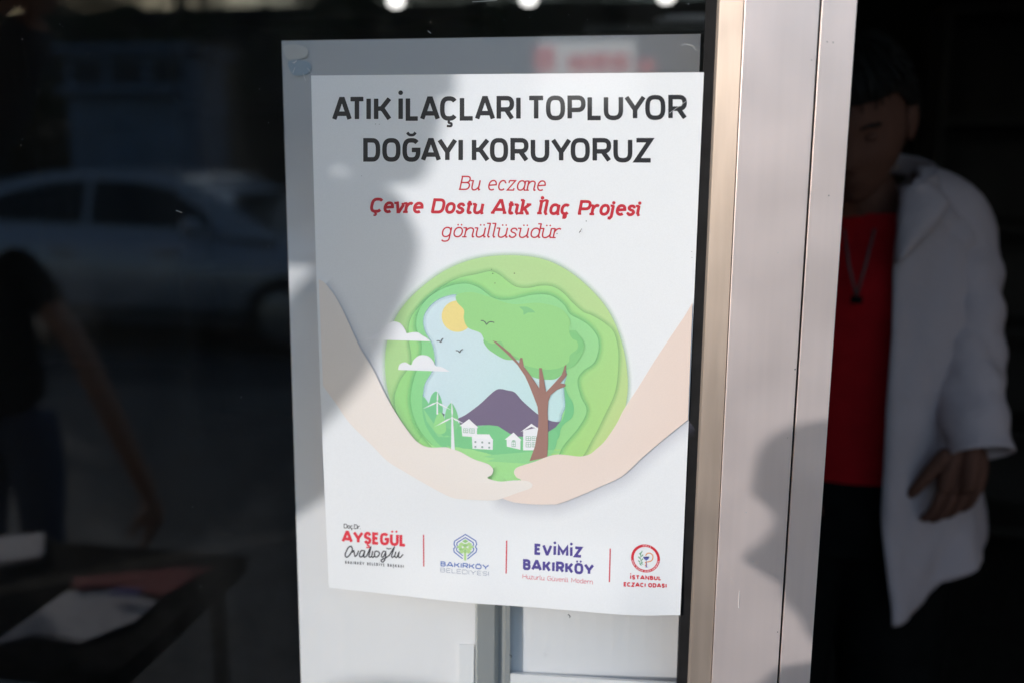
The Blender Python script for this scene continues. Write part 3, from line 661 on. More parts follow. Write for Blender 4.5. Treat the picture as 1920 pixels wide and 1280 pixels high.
# marks in the metal: scratch, dimples
mk = MB()
def speck(px, py, r, Y=-.0183):
    c = at(px, py, Y); mk.ell(c, (r, .00012, r), 8)
pale = material('pale_scratch', (.75,.72,.70), .5); darks = material('dark_dirt', (.05,.045,.04), .8)
for a in ((1385.5,1138,.0006),(1371,1085,.0005),(1412,1052,.0005),(1459,474,.0005),(1399,960,.0006)): speck(*a)
mk.box(tuple(at(1385.2,1137,-.0184)), tuple(at(1385.8,1108,-.0181)))
part(mk, 'pale_scratches', pale, fr_)
for a in ((1551,79,.0005),(1562,80,.0005),(1522,113,.0004),(1554,367,.0005),(1491,692,.0006),(1458,1184,.0005),(1477,820,.0003)):
    mk = MB(); speck(*a); part(mk, 'dirt_speck', darks, fr_)
plaster = material('wall_plaster', (.30,.28,.26), .85, noise=6, bump=(40,.3,.004))
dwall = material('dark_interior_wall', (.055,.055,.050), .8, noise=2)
frm = material('dark_frame', (.03,.03,.03), .5)
# shop walls round window and door: each wall a thing of its own
DR = 1.06
b = MB().box((DR, 0, -.02), (4.2, .28, 3.6)); tag(b.build('shop_wall', plaster, bevel=.004), 'plastered outside wall on the far side of the open doorway', 'wall', kind='structure')
b = MB().box((WL-3.6, 0, -.02), (WL-.05, .28, 3.6)); tag(b.build('shop_wall', plaster, bevel=.004), 'plastered outside wall left of the shop window', 'wall', kind='structure')
b = MB().box((WL-.05, -.004, ZT), (DR, .28, 3.6)); tag(b.build('shop_wall', plaster, bevel=.004), 'plastered wall above the shop window and doorway', 'wall', kind='structure')
b = MB().box((WL-.05, -.004, -.02), (X_at(1297)-.004, .24, ZB-.0)); tag(b.build('window_plinth', plaster, bevel=.004), 'low plastered plinth under the shop window', 'wall', kind='structure')
b = MB().box((WL-.05, -.02, ZB), (WL, .06, ZT)); tag(b.build('window_frame', alu, bevel=.001), 'aluminium frame at the outer end of the shop window', 'window frame')
tag(MB().box((X_at(1480), .058, 0), (X_at(1480)+.02, .60, 2.5)).build('sun_block_panel', dwall), 'dark hidden panel added behind the aluminium upright to block the sun', 'panel')  # hidden panel added to keep window sun off the man in the doorway
# interior room
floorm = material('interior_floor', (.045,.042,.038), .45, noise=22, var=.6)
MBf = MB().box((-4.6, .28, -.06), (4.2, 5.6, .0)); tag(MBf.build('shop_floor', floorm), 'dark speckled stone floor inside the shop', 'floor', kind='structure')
tag(MB().box((X_at(1297)-.02, .0, -.06), (DR, .28, .0)).build('door_threshold', floorm), 'stone threshold of the open doorway', 'floor', kind='structure')
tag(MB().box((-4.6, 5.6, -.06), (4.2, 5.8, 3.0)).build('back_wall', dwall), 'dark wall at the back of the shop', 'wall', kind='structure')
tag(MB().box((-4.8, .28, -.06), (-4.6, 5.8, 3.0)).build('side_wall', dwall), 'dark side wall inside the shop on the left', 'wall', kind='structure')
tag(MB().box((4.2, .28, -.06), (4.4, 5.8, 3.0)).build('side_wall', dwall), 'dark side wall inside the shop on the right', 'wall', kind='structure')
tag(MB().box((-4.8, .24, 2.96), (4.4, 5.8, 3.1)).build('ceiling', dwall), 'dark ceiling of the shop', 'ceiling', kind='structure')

# ------------------------------------------------------------------ the white board leaning behind the glass
bm_white = material('board_white', (.80,.81,.82), .38, noise=2, var=.02, coat=.2)
bm_grey = material('grey_upright', (.36,.38,.38), .35, .3)
p0 = Vector((0, .026, 1.10)); nB = Vector((0, 1, -.165)).normalized()
def PB(px, py, off=0): return at_plane(px, py, p0 - nB*off, nB)
bm_board = material('board_shade_fade', (.86,.86,.87), .38, coat=.2)
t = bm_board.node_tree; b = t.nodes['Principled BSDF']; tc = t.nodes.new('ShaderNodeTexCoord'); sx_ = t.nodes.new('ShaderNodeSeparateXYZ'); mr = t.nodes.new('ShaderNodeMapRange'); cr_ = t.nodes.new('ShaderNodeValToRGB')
mr.inputs[1].default_value = 1.40; mr.inputs[2].default_value = 1.62      # shade painted in: board colour darkens to grey towards its top
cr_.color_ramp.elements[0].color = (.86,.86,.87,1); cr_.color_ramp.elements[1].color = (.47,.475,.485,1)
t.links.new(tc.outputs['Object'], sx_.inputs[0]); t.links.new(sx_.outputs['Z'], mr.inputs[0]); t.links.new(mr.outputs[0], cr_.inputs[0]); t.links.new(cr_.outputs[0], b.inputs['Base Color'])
def blob_on(pts):
    mb = MB(); q = [PB(x, y, .0012) for x, y in spline(pts, True, 4)]; c = sum(q, Vector())/len(q); k = len(q)
    return mb.add(q+[c], [(i, (i+1) % k, k) for i in range(k)])
bd_ = empty('white_board', PB(940,1400), label='pale display board leaning behind the glass, showing round the edges of the poster', cat='board')
TLb, TRb = PB(528,77), PB(1314,64)
BLb, BRb = PB(568,1400), PB(1264,1400)
def sheet(pts, th, bowx=0):
    mb = MB(); n = 24
    def f(u, v):
        a = pts[0].lerp(pts[1], u); b2 = pts[3].lerp(pts[2], u); p = a.lerp(b2, v)
        return p + nB*(bowx*4*max(0,u-.5)**2*smooth01((v-.62)*4))
    mb.grid(f, n, n); k = len(mb.v); base = [v+nB*th for v in mb.v]
    mb.v += base; m = len(mb.f)
    mb.f += [tuple(i+k for i in reversed(f2)) for f2 in mb.f[:m]]
    N = n+1
    ring = [i for i in range(N)] + [j*N+n for j in range(1, N)] + [n*N+i for i in range(n-1, -1, -1)] + [j*N for j in range(n-1, 0, -1)]
    mb.f += [(ring[i], ring[(i+1) % len(ring)], ring[(i+1) % len(ring)]+k, ring[i]+k) for i in range(len(ring))]
    return mb
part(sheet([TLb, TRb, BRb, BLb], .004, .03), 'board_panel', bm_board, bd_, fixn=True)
part(blob_on([(531,88),(545,84),(566,86),(577,95),(574,108),(556,112),(538,110)]), 'cream_patch', material('cream_patch', (.58,.575,.55), .5), bd_, solid=.0003)  # irregular cream and blue patches laid on the board's top left corner
part(blob_on([(540,116),(562,113),(580,118),(583,131),(570,142),(548,140)]), 'blue_patch', material('blue_patch', (.36,.44,.51), .5), bd_, solid=.0003)
# grey upright and the two lower leaves in front of the panel
def leaf(q, off, th, mat, name, **k):
    c = [PB(x, y, off) for x, y in q]; return part(sheet(c, th, **k), name, mat, bd_, fixn=True)
up_ = MB(); prof = [(893,0.004),(897,.009),(928,.009),(936,.003),(944,.003),(950,.009),(957.5,.009)]
cols = []
for px, off in prof: cols.append((PB(px, 900, off), PB(px-(px-925)*.0-2, 1400, off)))
for i in range(len(cols)-1): up_.add([cols[i][0], cols[i+1][0], cols[i+1][1], cols[i][1]], [(0,1,2,3)])
part(up_, 'grey_upright', bm_grey, bd_, solid=.001)
leaf([(861,1208),(889,1208),(887,1400),(860,1400)], .004, .002, bm_white, 'small_plate')
leaf([(957,1262),(1268,1282),(1264,1400),(955,1400)], .010, .006, bm_white, 'lower_ledge')
# ledge the board stands on
tag(MB().box((WL, .012, ZB), (X_at(1297)-.01, .16, .90)).build('display_plinth', dwall, bevel=.004), 'dark display plinth inside the window carrying the leaning board', 'plinth')
# ------------------------------------------------------------------ people
def skin_part(nodes, edges, sub=2):
    """nodes: name -> (pos, rx[, ry]); returns verts, faces of the grown surface"""
    names = list(nodes); idx = {n: i for i, n in enumerate(names)}
    me = bpy.data.meshes.new('tmp'); me.from_pydata([tuple(nodes[n][0]) for n in names], [(idx[a], idx[b]) for a, b in edges], [])
    o = bpy.data.objects.new('tmp', me); COL.objects.link(o)
    sk_ = o.modifiers.new('s', 'SKIN'); sk_.use_smooth_shade = True; sk_.branch_smoothing = .6
    for i, n in enumerate(names):
        v = me.skin_vertices[0].data[i]; r = nodes[n][1]; v.radius = (r, nodes[n][2] if len(nodes[n]) > 2 else r); v.use_root = (i == 0)
    ss = o.modifiers.new('ss', 'SUBSURF'); ss.levels = sub; ss.render_levels = sub
    dg = bpy.context.evaluated_depsgraph_get(); ev = o.evaluated_get(dg); m2 = ev.to_mesh()
    vs = [v.co.copy() for v in m2.vertices]; fs = [tuple(p.vertices) for p in m2.polygons]
    ev.to_mesh_clear(); bpy.data.objects.remove(o); bpy.data.meshes.remove(me)
    return vs, fs
def skin_chain(mb, pts, rs, sub=2):
    nodes = {i: (Vector(p), r) if not isinstance(r, tuple) else (Vector(p), *r) for i, (p, r) in enumerate(zip(pts, rs))}
    v, f = skin_part(nodes, [(i, i+1) for i in range(len(pts)-1)], sub); mb.add(v, f)
def hand(mb, wrist, d, palm_n, thumb_side, size=1.0, curl=.5, spread=.12, tout=.75):
    """palm + five separate fingers. d = direction of the fingers, palm_n = way the palm faces, thumb_side = direction of the thumb"""
    d = Vector(d).normalized(); pn = (Vector(palm_n)-d*Vector(palm_n).dot(d)).normalized(); ts = (Vector(thumb_side)-d*Vector(thumb_side).dot(d)-pn*Vector(thumb_side).dot(pn)).normalized()
    L = .19*size; w0 = Vector(wrist)
    P = lambda a, b, c: w0 + d*a*L + ts*b*L + pn*c*L
    # palm
    v, f = skin_part({0: (P(-.05,0,0), .030*size, .022*size), 1: (P(.12,0,0), .034*size, .020*size), 2: (P(.30,0,0), .042*size, .017*size), 3: (P(.50,0,.01), .040*size, .013*size)}, [(0,1),(1,2),(2,3)], 2)
    me_c = sum(v, Vector())/len(v)
    mb.add([q for q in v], f)
    # widen along thumb axis explicitly with three ridges so the palm is flat and broad
    for b in (-.16, -.05, .06, .16):
        skin_chain(mb, [P(.05,b*.6,0), P(.30,b,0), P(.52,b*1.1,.01)], [.017*size,.0165*size,.012*size], 1)
    for k, (b, ln) in enumerate(((.18,.42),(.06,.47),(-.06,.44),(-.17,.34))):
        c = curl*(.8+.12*k); p = P(.47, b, 0); pts = [p]; a = 0; dirv = (d + ts*(b*spread*2)).normalized()
        for seg, fr_ in enumerate((.44,.31,.25)):
            a += c*(.55 if seg == 0 else .7)
            p = p + (dirv*cos(a)+pn*sin(a))*ln*fr_*L; pts.append(p)
        skin_chain(mb, pts, [.0105*size,.0098*size,.0088*size,.0072*size], 2)
    a = P(.10,.16,.02); skin_chain(mb, [a, a+(d*(1.25-tout)+ts*tout+pn*.25).normalized()*.24*L, a+(d*(1.25-tout)+ts*tout+pn*.25).normalized()*.24*L+(d*.85+ts*.25+pn*.35).normalized()*.20*L, a+(d*(1.25-tout)+ts*tout+pn*.25).normalized()*.24*L+(d*.85+ts*.2+pn*.4).normalized()*.36*L], [.0165*size,.0135*size,.0115*size,.009*size], 2)
def head_geo(mb, c, R, s=1.0):
    """head about .235 tall; R columns: right, forward, up"""
    n, m = 40, 32; c = Vector(c)
    def f(u, v):
        th = pi*v; ph = 2*pi*u
        x = sin(th)*cos(ph); y = sin(th)*sin(ph); z = cos(th)
        px, py, pz = .074*x, .092*y, .118*z
        if z < 0:                                     # jaw narrows, chin forward
            k = -z; px *= 1-.30*k*k; py = py*(1-.18*k*k) + .018*k*k
        if y < 0: pz = pz*1.0+.006*(-y); py *= 1.06
        g = lambda cx, cz, sx, sz: math.exp(-((px-cx)/sx)**2-((pz-cz)/sz)**2)
        if y > 0:
            py += .026*g(0,-.022,.011,.016) + .013*g(0,.004,.008,.022)      # nose
            py += .008*g(0,.034,.05,.010)                                    # brow
            py -= .012*(g(.030,.008,.016,.012)+g(-.030,.008,.016,.012))       # eye sockets
            py += .007*g(0,-.055,.022,.006)+.006*g(0,-.068,.019,.006)-.004*g(0,-.0615,.02,.0025)   # lips
            py += .009*g(0,-.096,.020,.014)                                  # chin
            py += .005*(g(.042,-.018,.02,.02)+g(-.042,-.018,.02,.02))         # cheekbones
            py -= .003*(g(.048,-.055,.02,.02)+g(-.048,-.055,.02,.02))
        return c + R @ (Vector((px, py, pz))*s)
    mb.grid(f, n, m)
    for sd in (-1, 1):                                # ears
        mb.ell(c+R@(Vector((sd*.077,-.006,-.004))*s), (.010*s,.019*s,.031*s), 12, R)
        mb.ell(c+R@(Vector((sd*.083,-.012,.002))*s), (.006*s,.016*s,.026*s), 12, R)
def rot_head(yaw, pitch=0, roll=0):                   # yaw 0 looks towards -y (the street); pitch > 0 looks down
    return (Matrix.Rotation(yaw, 3, 'Z') @ Matrix.Rotation(pi, 3, 'Z') @ Matrix.Rotation(-pitch, 3, 'X') @ Matrix.Rotation(roll, 3, 'Y'))
def eyes(R, c, s, root, inv):
    for sd in (-1, 1):
        mb = MB().ell(Vector(c)+R@(Vector((sd*.030,.0685,.005))*s), (.0105*s,.0105*s,.0085*s), 12)
        o = mb.build('eye', eyem, root, True); o.matrix_parent_inverse = inv
def hair_geo(mb, c, R, s=1.0, thick=.012, low=-.035, seed=0):
    rnd = random.Random(seed); c = Vector(c); n, m = 44, 24
    def f(u, v):
        ph = 2*pi*u; yy = sin(ph)
        vmax = .36 if yy > .35 else (.50 if yy > -.1 else .64)
        vmax = .34+ .30*smooth01((.55-yy)/1.2)
        th = pi*v*vmax
        x = sin(th)*cos(ph); y = sin(th)*sin(ph); z = cos(th)
        w_ = 1+ .03*sin(9*ph+4*v)+.025*sin(23*ph-7*v)
        t_ = thick*(1.0 if v < .9 else (1-v)*6+.35)
        return c + R @ (Vector(((.075+t_*w_)*x, (.094+t_*w_)*y+ (-.004), (.119+t_*1.2*w_)*z))*s)
    mb.grid(f, n, m)
    for _ in range(420):                              # loose strands break the outline
        u, v = rnd.random(), rnd.uniform(.15, .9); p = f(u, v); nrm = (p-c).normalized()
        dn = (f(u, min(1, v+.15))-p).normalized(); L_ = rnd.uniform(.02, .045)*s
        side = nrm.cross(dn)*rnd.uniform(-.3,.3)
        mb.tube([p-nrm*.002, p+(dn+side)*L_*.5+nrm*.006*s, p+(dn+side)*L_+nrm*rnd.uniform(.0,.006)*s], [.0022*s,.0018*s,.0004*s], 4, cap=False)
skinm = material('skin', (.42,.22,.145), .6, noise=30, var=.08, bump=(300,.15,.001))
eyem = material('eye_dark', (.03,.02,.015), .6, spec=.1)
skin2 = material('shade_darkened_skin', (.115,.052,.036), .8, spec=.15, noise=30, var=.10, bump=(120,.4,.002))  # skin colour darkened to stand in for the shade of the doorway
hairm = material('dark_hair', (.008,.007,.006), .65, spec=.2, noise=80, var=.5, stretch=(1,1,.15), bump=(220,.6,.004))
redm = material('red_knit', (.30,.005,.009), .8, spec=.08, noise=40, var=.12, bump=(500,.3,.001))
coatm = material('white_cotton', (.44,.37,.385), .85, spec=.05, noise=9, var=.05, bump=(13,.9,.012))
blackm = material('black_cloth', (.006,.006,.006), .9, spec=.05, noise=20, var=.3)
denim = material('dark_blue_cloth', (.03,.05,.11), .85, noise=30, var=.2)
navy = material('navy_cloth', (.02,.025,.05), .85, noise=30, var=.2)
shoe = material('black_leather', (.012,.011,.010), .35)

def build_pharmacist():
    Y = .76
    o0 = at(1608, 640, Y); root = empty('person', (o0.x, Y, 0), label='man in an open white lab coat over a red top, standing in the dark doorway', cat='person')
    inv = Matrix.Translation(-root.location)
    def add(mb, name, mat, smooth=True, **k):
        o = mb.build(name, mat, root, smooth, **k); o.matrix_parent_inverse = inv; return o
    A = lambda px, py, dy=0: at(px, py, Y+dy)
    hc = A(1604, 232, -.06); R = rot_head(radians(-14), radians(24), radians(4)); s = 1.0
    body = MB(); head_geo(body, hc, R, s)
    for sd in (-1, 1): body.ell(hc+R@(Vector((sd*.030,.0705,.0085))*s), (.0145*s,.0120*s,.0088*s), 14, R)   # lowered upper lids
    # neck and trunk
    nk = A(1622, 380, .01); ch = A(1612, 520, .03); wa = A(1608, 760, .04); hp = A(1606, 930, .04)
    skin_chain(body, [hc+Vector((0,.02,-.06)), nk, A(1614,430,.02)], [.058,.060,.075])
    skin_chain(body, [A(1614,420,.03), ch, wa, hp], [(.06,.05),(.12,.09),(.12,.09),(.13,.10)])
    # his left arm (on the right of the picture) hangs at his side
    sh = A(1778, 412, .02); el = A(1815, 640, -.05); wr = A(1822, 850, -.14)
    skin_chain(body, [sh, el, wr+Vector((0,0,.02))], [.052,.042,.030])
    hd = MB()
    hand(hd, wr+Vector((-.004,0,.02)), Vector((-.10,-.02,-1)), Vector((-.40,.92,0)), Vector((-.90,-.40,0)), .88, .55, .02, .42)
    body.v_off = 0; body.add(hd.v, hd.f)
    sh2 = A(1440, 420, .02); el2 = A(1418, 640, .03); wr2 = A(1430, 845, -.04)
    skin_chain(body, [sh2, el2, wr2], [.052,.042,.030]); hand(body, wr2, Vector((.1,-.1,-1)), Vector((.7,.6,0)), Vector((.4,-.9,0)), 1.0, .55)
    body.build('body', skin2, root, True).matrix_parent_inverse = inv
    eyes(R, hc, s, root, inv)
    hb = MB(); hair_geo(hb, hc, R, s, .016); add(hb, 'hair', hairm)
    # brows as part of the hair colour
    for sd in (-1, 1):
        eb = MB(); eb.tube([hc+R@(Vector((sd*a,y,.026+z))*s) for a, y, z in ((.014,.087,0),(.028,.086,.004),(.044,.074,.001))], .0032*s, 6)
        add(eb, 'eyebrow', hairm)
    # red top: loft
    def loft(mb, rings, n=40, a0=0, a1=2*pi, nz=40, fn=None):
        zs = [r[0] for r in rings]
        def q(v):
            t_ = v*(len(rings)-1); i = min(int(t_), len(rings)-2); f = t_-i
            return [rings[i][k]*(1-f)+rings[i+1][k]*f for k in range(5)]
        def g(u, v):
            z, cx, cy, rx, ry = q(v); a = a0+(a1-a0)*u; k = fn(u, v, a) if fn else 1
            return Vector((cx+rx*k*cos(a), cy+ry*k*sin(a), z))
        mb.grid(g, n, nz)
    X0 = o0.x; zt = A(1612, 375).z
    shirt = MB()
    def ring(py, rx, ry, dx=0, dy=.03): p = A(1608, py, 0); return (p.z, X0+dx, Y+dy, rx, ry)
    loft(shirt, [ring(396,.052,.055,.012,.0),ring(425,.088,.075,.008,.01),ring(452,.125,.095),ring(520,.172,.125),ring(640,.170,.130),ring(760,.165,.130),ring(850,.170,.132),ring(872,.172,.132)], fn=lambda u,v,a: 1+.012*sin(7*a+5*v)+.01*sin(13*a-9*v))
    add(shirt, 'red_top', redm)
    cord = MB().tube([A(1640,430,-.10), A(1622,500,-.125), A(1606,556,-.128)], .0022, 6).tube([A(1583,430,-.10), A(1592,500,-.125), A(1606,556,-.128)], .0022, 6)
    add(cord, 'lanyard', material('grey_cord', (.07,.06,.06), .6))
    bx_ = MB().box(A(1596,556,-.135), A(1616,562,-.13)+Vector((0,0,-.006))); add(bx_, 'name_badge', blackm)
    tr_ = MB()
    zg = 0.09
    for sx, kx in ((1, .0), (-1, .0)):
        hipx = X0+sx*.085
        skin_chain(tr_, [(X0+sx*.07, Y+.04, A(1608,905).z), (hipx+.01*sx, Y+.02, .78), (hipx+.015*sx, Y+.02, .48), (hipx+.02*sx, Y+.05, .11)], [(.125,.12),(.105,.10),(.075,.075),(.058,.06)])
    loft(tr_, [ring(855,.150,.118),ring(900,.168,.125),ring(960,.172,.128),ring(1010,.165,.12)])
    add(tr_, 'black_trousers', blackm)
    for sx in (1, -1): add(MB().ell((X0+sx*.105, Y-.03, .045), (.050,.14,.048), 16), 'shoe', shoe)
    # lab coat
    coat = MB()
    R_ = [(352,.070,.085,.03,.02),(375,.125,.090,.02,.02),(402,.172,.105,.005,.02),(450,.190,.130,.0,.03),(600,.200,.160,.0,.03),(760,.200,.168,.0,.03),(900,.206,.172,.0,.035),(1010,.218,.180,.0,.04),(1092,.230,.186,.0,.04)]
    rr = [(A(1608,p).z, X0+dx, Y+dy, rx, ry) for p, rx, ry, dx, dy in R_]
    def fold(u, v, a):
        g_ = smooth01((v-.35)/.65)
        rg_ = -.05*(1-abs(sin(2.5*a+5*v+.6)))**3 - .035*(1-abs(sin(4*a-9*v)))**3
        return 1 + rg_ + g_*(.050*sin(9*a+1.2)+.030*abs(sin(11*a-3*v))) + .014*sin(6*a+14*v)*(1-g_) + .010*abs(sin(8*a+22*v))
    N_, NZ_ = 90, 70
    def q(v):
        t_ = v*(len(rr)-1); i = min(int(t_), len(rr)-2); f = t_-i
        return [rr[i][k]*(1-f)+rr[i+1][k]*f for k in range(5)]
    # open at the front: the edge runs from the collar down, slightly apart
    def gp(u, v):
        z, cx, cy, rx, ry = q(v)
        op = .10+.05*smooth01(v*3)-.02*v + .10*smooth01((v-.7)/.3)      # half opening angle at the street side
        a = -pi/2+op + (2*pi-op-op-.55)*u
        k = fold(u, v, a)
        # hem drops at the front edge and rises at the side, as the cloth swings
        zz = z + (.078*smooth01((v-.55)/.45)*smooth01(min(u,1-u)*7))
        return Vector((cx+rx*k*cos(a), cy+ry*k*sin(a), zz))
    coat.grid(gp, N_, NZ_); add(coat, 'lab_coat', coatm, solid=.003)
    # collar / lapels
    for sx in (1,):
        lp = MB(); e = [gp(0 if sx > 0 else 1, v) for v in (0,.08,.16,.24,.32,.40)]
        wd = [.030,.055,.070,.066,.046,.006]
        def lf(u, v, e=e, wd=wd, sx=sx):
            t_ = v*5; i = min(int(t_), 4); f = t_-i
            p = e[i].lerp(e[i+1], f); w_ = wd[i]*(1-f)+wd[i+1]*f
            return p + Vector((sx*w_*u, -.012-.010*sin(pi*u), .004+.012*u*(1-v)))
        lp.grid(lf, 8, 16); add(lp, 'lapel', coatm, solid=.003)
    cb = MB()
    def cf(u, v):
        a = -pi/2+.35+(2*pi-1.75)*u; return Vector((X0+.028+(.072+.016*v)*cos(a), Y+.012+(.078+.02*v)*sin(a), A(1608,352).z+.034*(1-v)+.020*sin(a)))
    cb.grid(cf, 40, 6); add(cb, 'collar', coatm, solid=.003)
    for sx, s_, e_, w_ in ((1, sh, el, wr), (-1, sh2, el2, wr2)):
        sl_ = MB(); n = 28
        pts = spline([tuple(s_+Vector((-sx*.07,0,.026))), tuple(s_+Vector((0,0,.0))), tuple(s_.lerp(e_,.5)+Vector((sx*.006,0,0))), tuple(e_), tuple(e_.lerp(w_,.5)), tuple(w_+Vector((sx*.012,.0,.0)))], k=8)
        rs = [.058+.006*sin(pi*min(1,i/12)) - .011*smooth01((i-14)/26) for i in range(len(pts))]
        rs[0] = .05
        rs = [r*(1+.05*sin(i*1.3)*smooth01((i-8)/8)) for i, r in enumerate(rs)]
        sl_.tube(pts, rs, n, cap=False)
        for i_ in range(len(pts)):                    # diagonal creases gathering at the elbow
            for k_ in range(n):
                v_ = sl_.v[i_*n+k_]; c_ = Vector(pts[i_]); th = 2*pi*k_/n; t_ = i_/len(pts)
                amp = .10*math.exp(-((t_-.62)/.22)**2)+.035
                sl_.v[i_*n+k_] = c_+(v_-c_)*(1-amp*(1-abs(sin(1.5*th+11*t_)))**2*1.6+amp*.4*sin(2*th-17*t_))
        add(sl_, 'sleeve', coatm, solid=.003)
    pk = MB().grid(lambda u, v: gp(.085+.10*u, .56+.17*v)+Vector((.004,-.006,0)), 8, 8); add(pk, 'pocket', coatm, solid=.003)
    return root
build_pharmacist()

# interior things
lampm = material('lamp_white', (.8,.8,.8), .5, emit=((1,.98,.94), 1.3))
for i, (px, lb) in enumerate(((742,'white pendant lamp glowing in the dark shop, leftmost of the three above the poster'),(991,'white pendant lamp glowing in the dark shop, middle one of the three above the poster'),(1249,'white pendant lamp glowing in the dark shop, rightmost of the three above the poster'))):
    c = at(px, (2,-2,-7)[i], 3.3); root = empty('pendant_lamp', c, label=lb, cat='lamp', group='pendant lamps inside the shop')
    inv = Matrix.Translation(-c)
    o = MB().lathe([(.0,-.026),(.018,-.024),(.030,-.015),(.034,0),(.028,.02),(.012,.05),(.006,.07)], c).build('lamp_shade', lampm, root, True); o.matrix_parent_inverse = inv
    o = MB().tube([c+Vector((0,0,.07)), (c.x,c.y,2.96)], .003, 6).build('cord', blackm, root); o.matrix_parent_inverse = inv
# counter with shelves at the back and a few boxes
cab = material('dark_cabinet', (.055,.052,.047), .6, noise=5, var=.2)
def shelf_unit(x0, x1, y0, y1, h, lb):
    root = empty('shelf_unit', ((x0+x1)/2, (y0+y1)/2, 0), label=lb, cat='shelf'); inv = Matrix.Translation(-root.location)
    for k in range(6):
        z = .06+k*(h-.06)/5.0
        o = MB().box((x0, y0, z), (x1, y1, z+.025)).build('shelf', cab, root); o.matrix_parent_inverse = inv
    o = MB().box((x0, y1, 0), (x1, y1+.02, h+.03)).build('back_panel', cab, root); o.matrix_parent_inverse = inv
    for x in (x0-.022, x1+.002):
        o = MB().box((x, y0, 0), (x+.02, y1, h+.03)).build('side_panel', cab, root); o.matrix_parent_inverse = inv
shelf_unit(.95, 2.2, 3.2, 3.55, 2.1, 'dark shelf unit at the back of the shop behind the man in the doorway')
shelf_unit(-2.6, -1.0, 3.9, 4.25, 2.2, 'dark shelf unit deep in the shop left of the poster')
# pale curved bowl seen beside the rightmost lamp
c = at(1300, 46, 1.6)
bw = MB().lathe([(.0,-.012),(.05,-.010),(.085,.0),(.092,.012),(.088,.012),(.08,.002),(.0,-.006)], c)
tag(bw.build('bowl', material('white_glaze', (.75,.75,.78), .3), None, True), 'pale shallow bowl in the dark behind the top corner of the board', 'bowl')
o = MB().box((c.x-.25, c.y-.12, c.z-.03), (c.x+.30, c.y+.16, c.z-.012)).build('bowl_shelf', cab); tag(o, 'dark shelf carrying the pale bowl behind the top corner of the board', 'shelf')
# beige bag on the floor beside the trousers
bgm = material('beige_paper', (.30,.24,.19), .8, noise=8, var=.2)
# ------------------------------------------------------------------ the street behind the photographer (seen mirrored in the glass)
asph = material('asphalt', (.055,.055,.058), .85, noise=12, var=.25, bump=(80,.4,.004))
pave = material('paving', (.10,.098,.095), .85, noise=5, var=.3, bump=(50,.4,.004))
GZ = -.02
tag(MB().grid(lambda u, v: Vector((-90+180*u, -.0-150*v, GZ-.05)), 4, 4).build('ground', asph), kind='structure')
tag(MB().box((-12, -5.2, GZ-.048), (12, .0, GZ)).build('pavement', pave, bevel=.01), kind='structure')
tag(MB().box((-14, -24, GZ-.048), (14, -12.2, GZ-.02)).build('pavement', pave, bevel=.01), kind='structure')
back = MB().add([(-90,6.2,-.3),(90,6.2,-.3),(90,40,-.3),(-90,40,-.3)], [(0,1,2,3)]); tag(back.build('ground', asph), kind='structure')

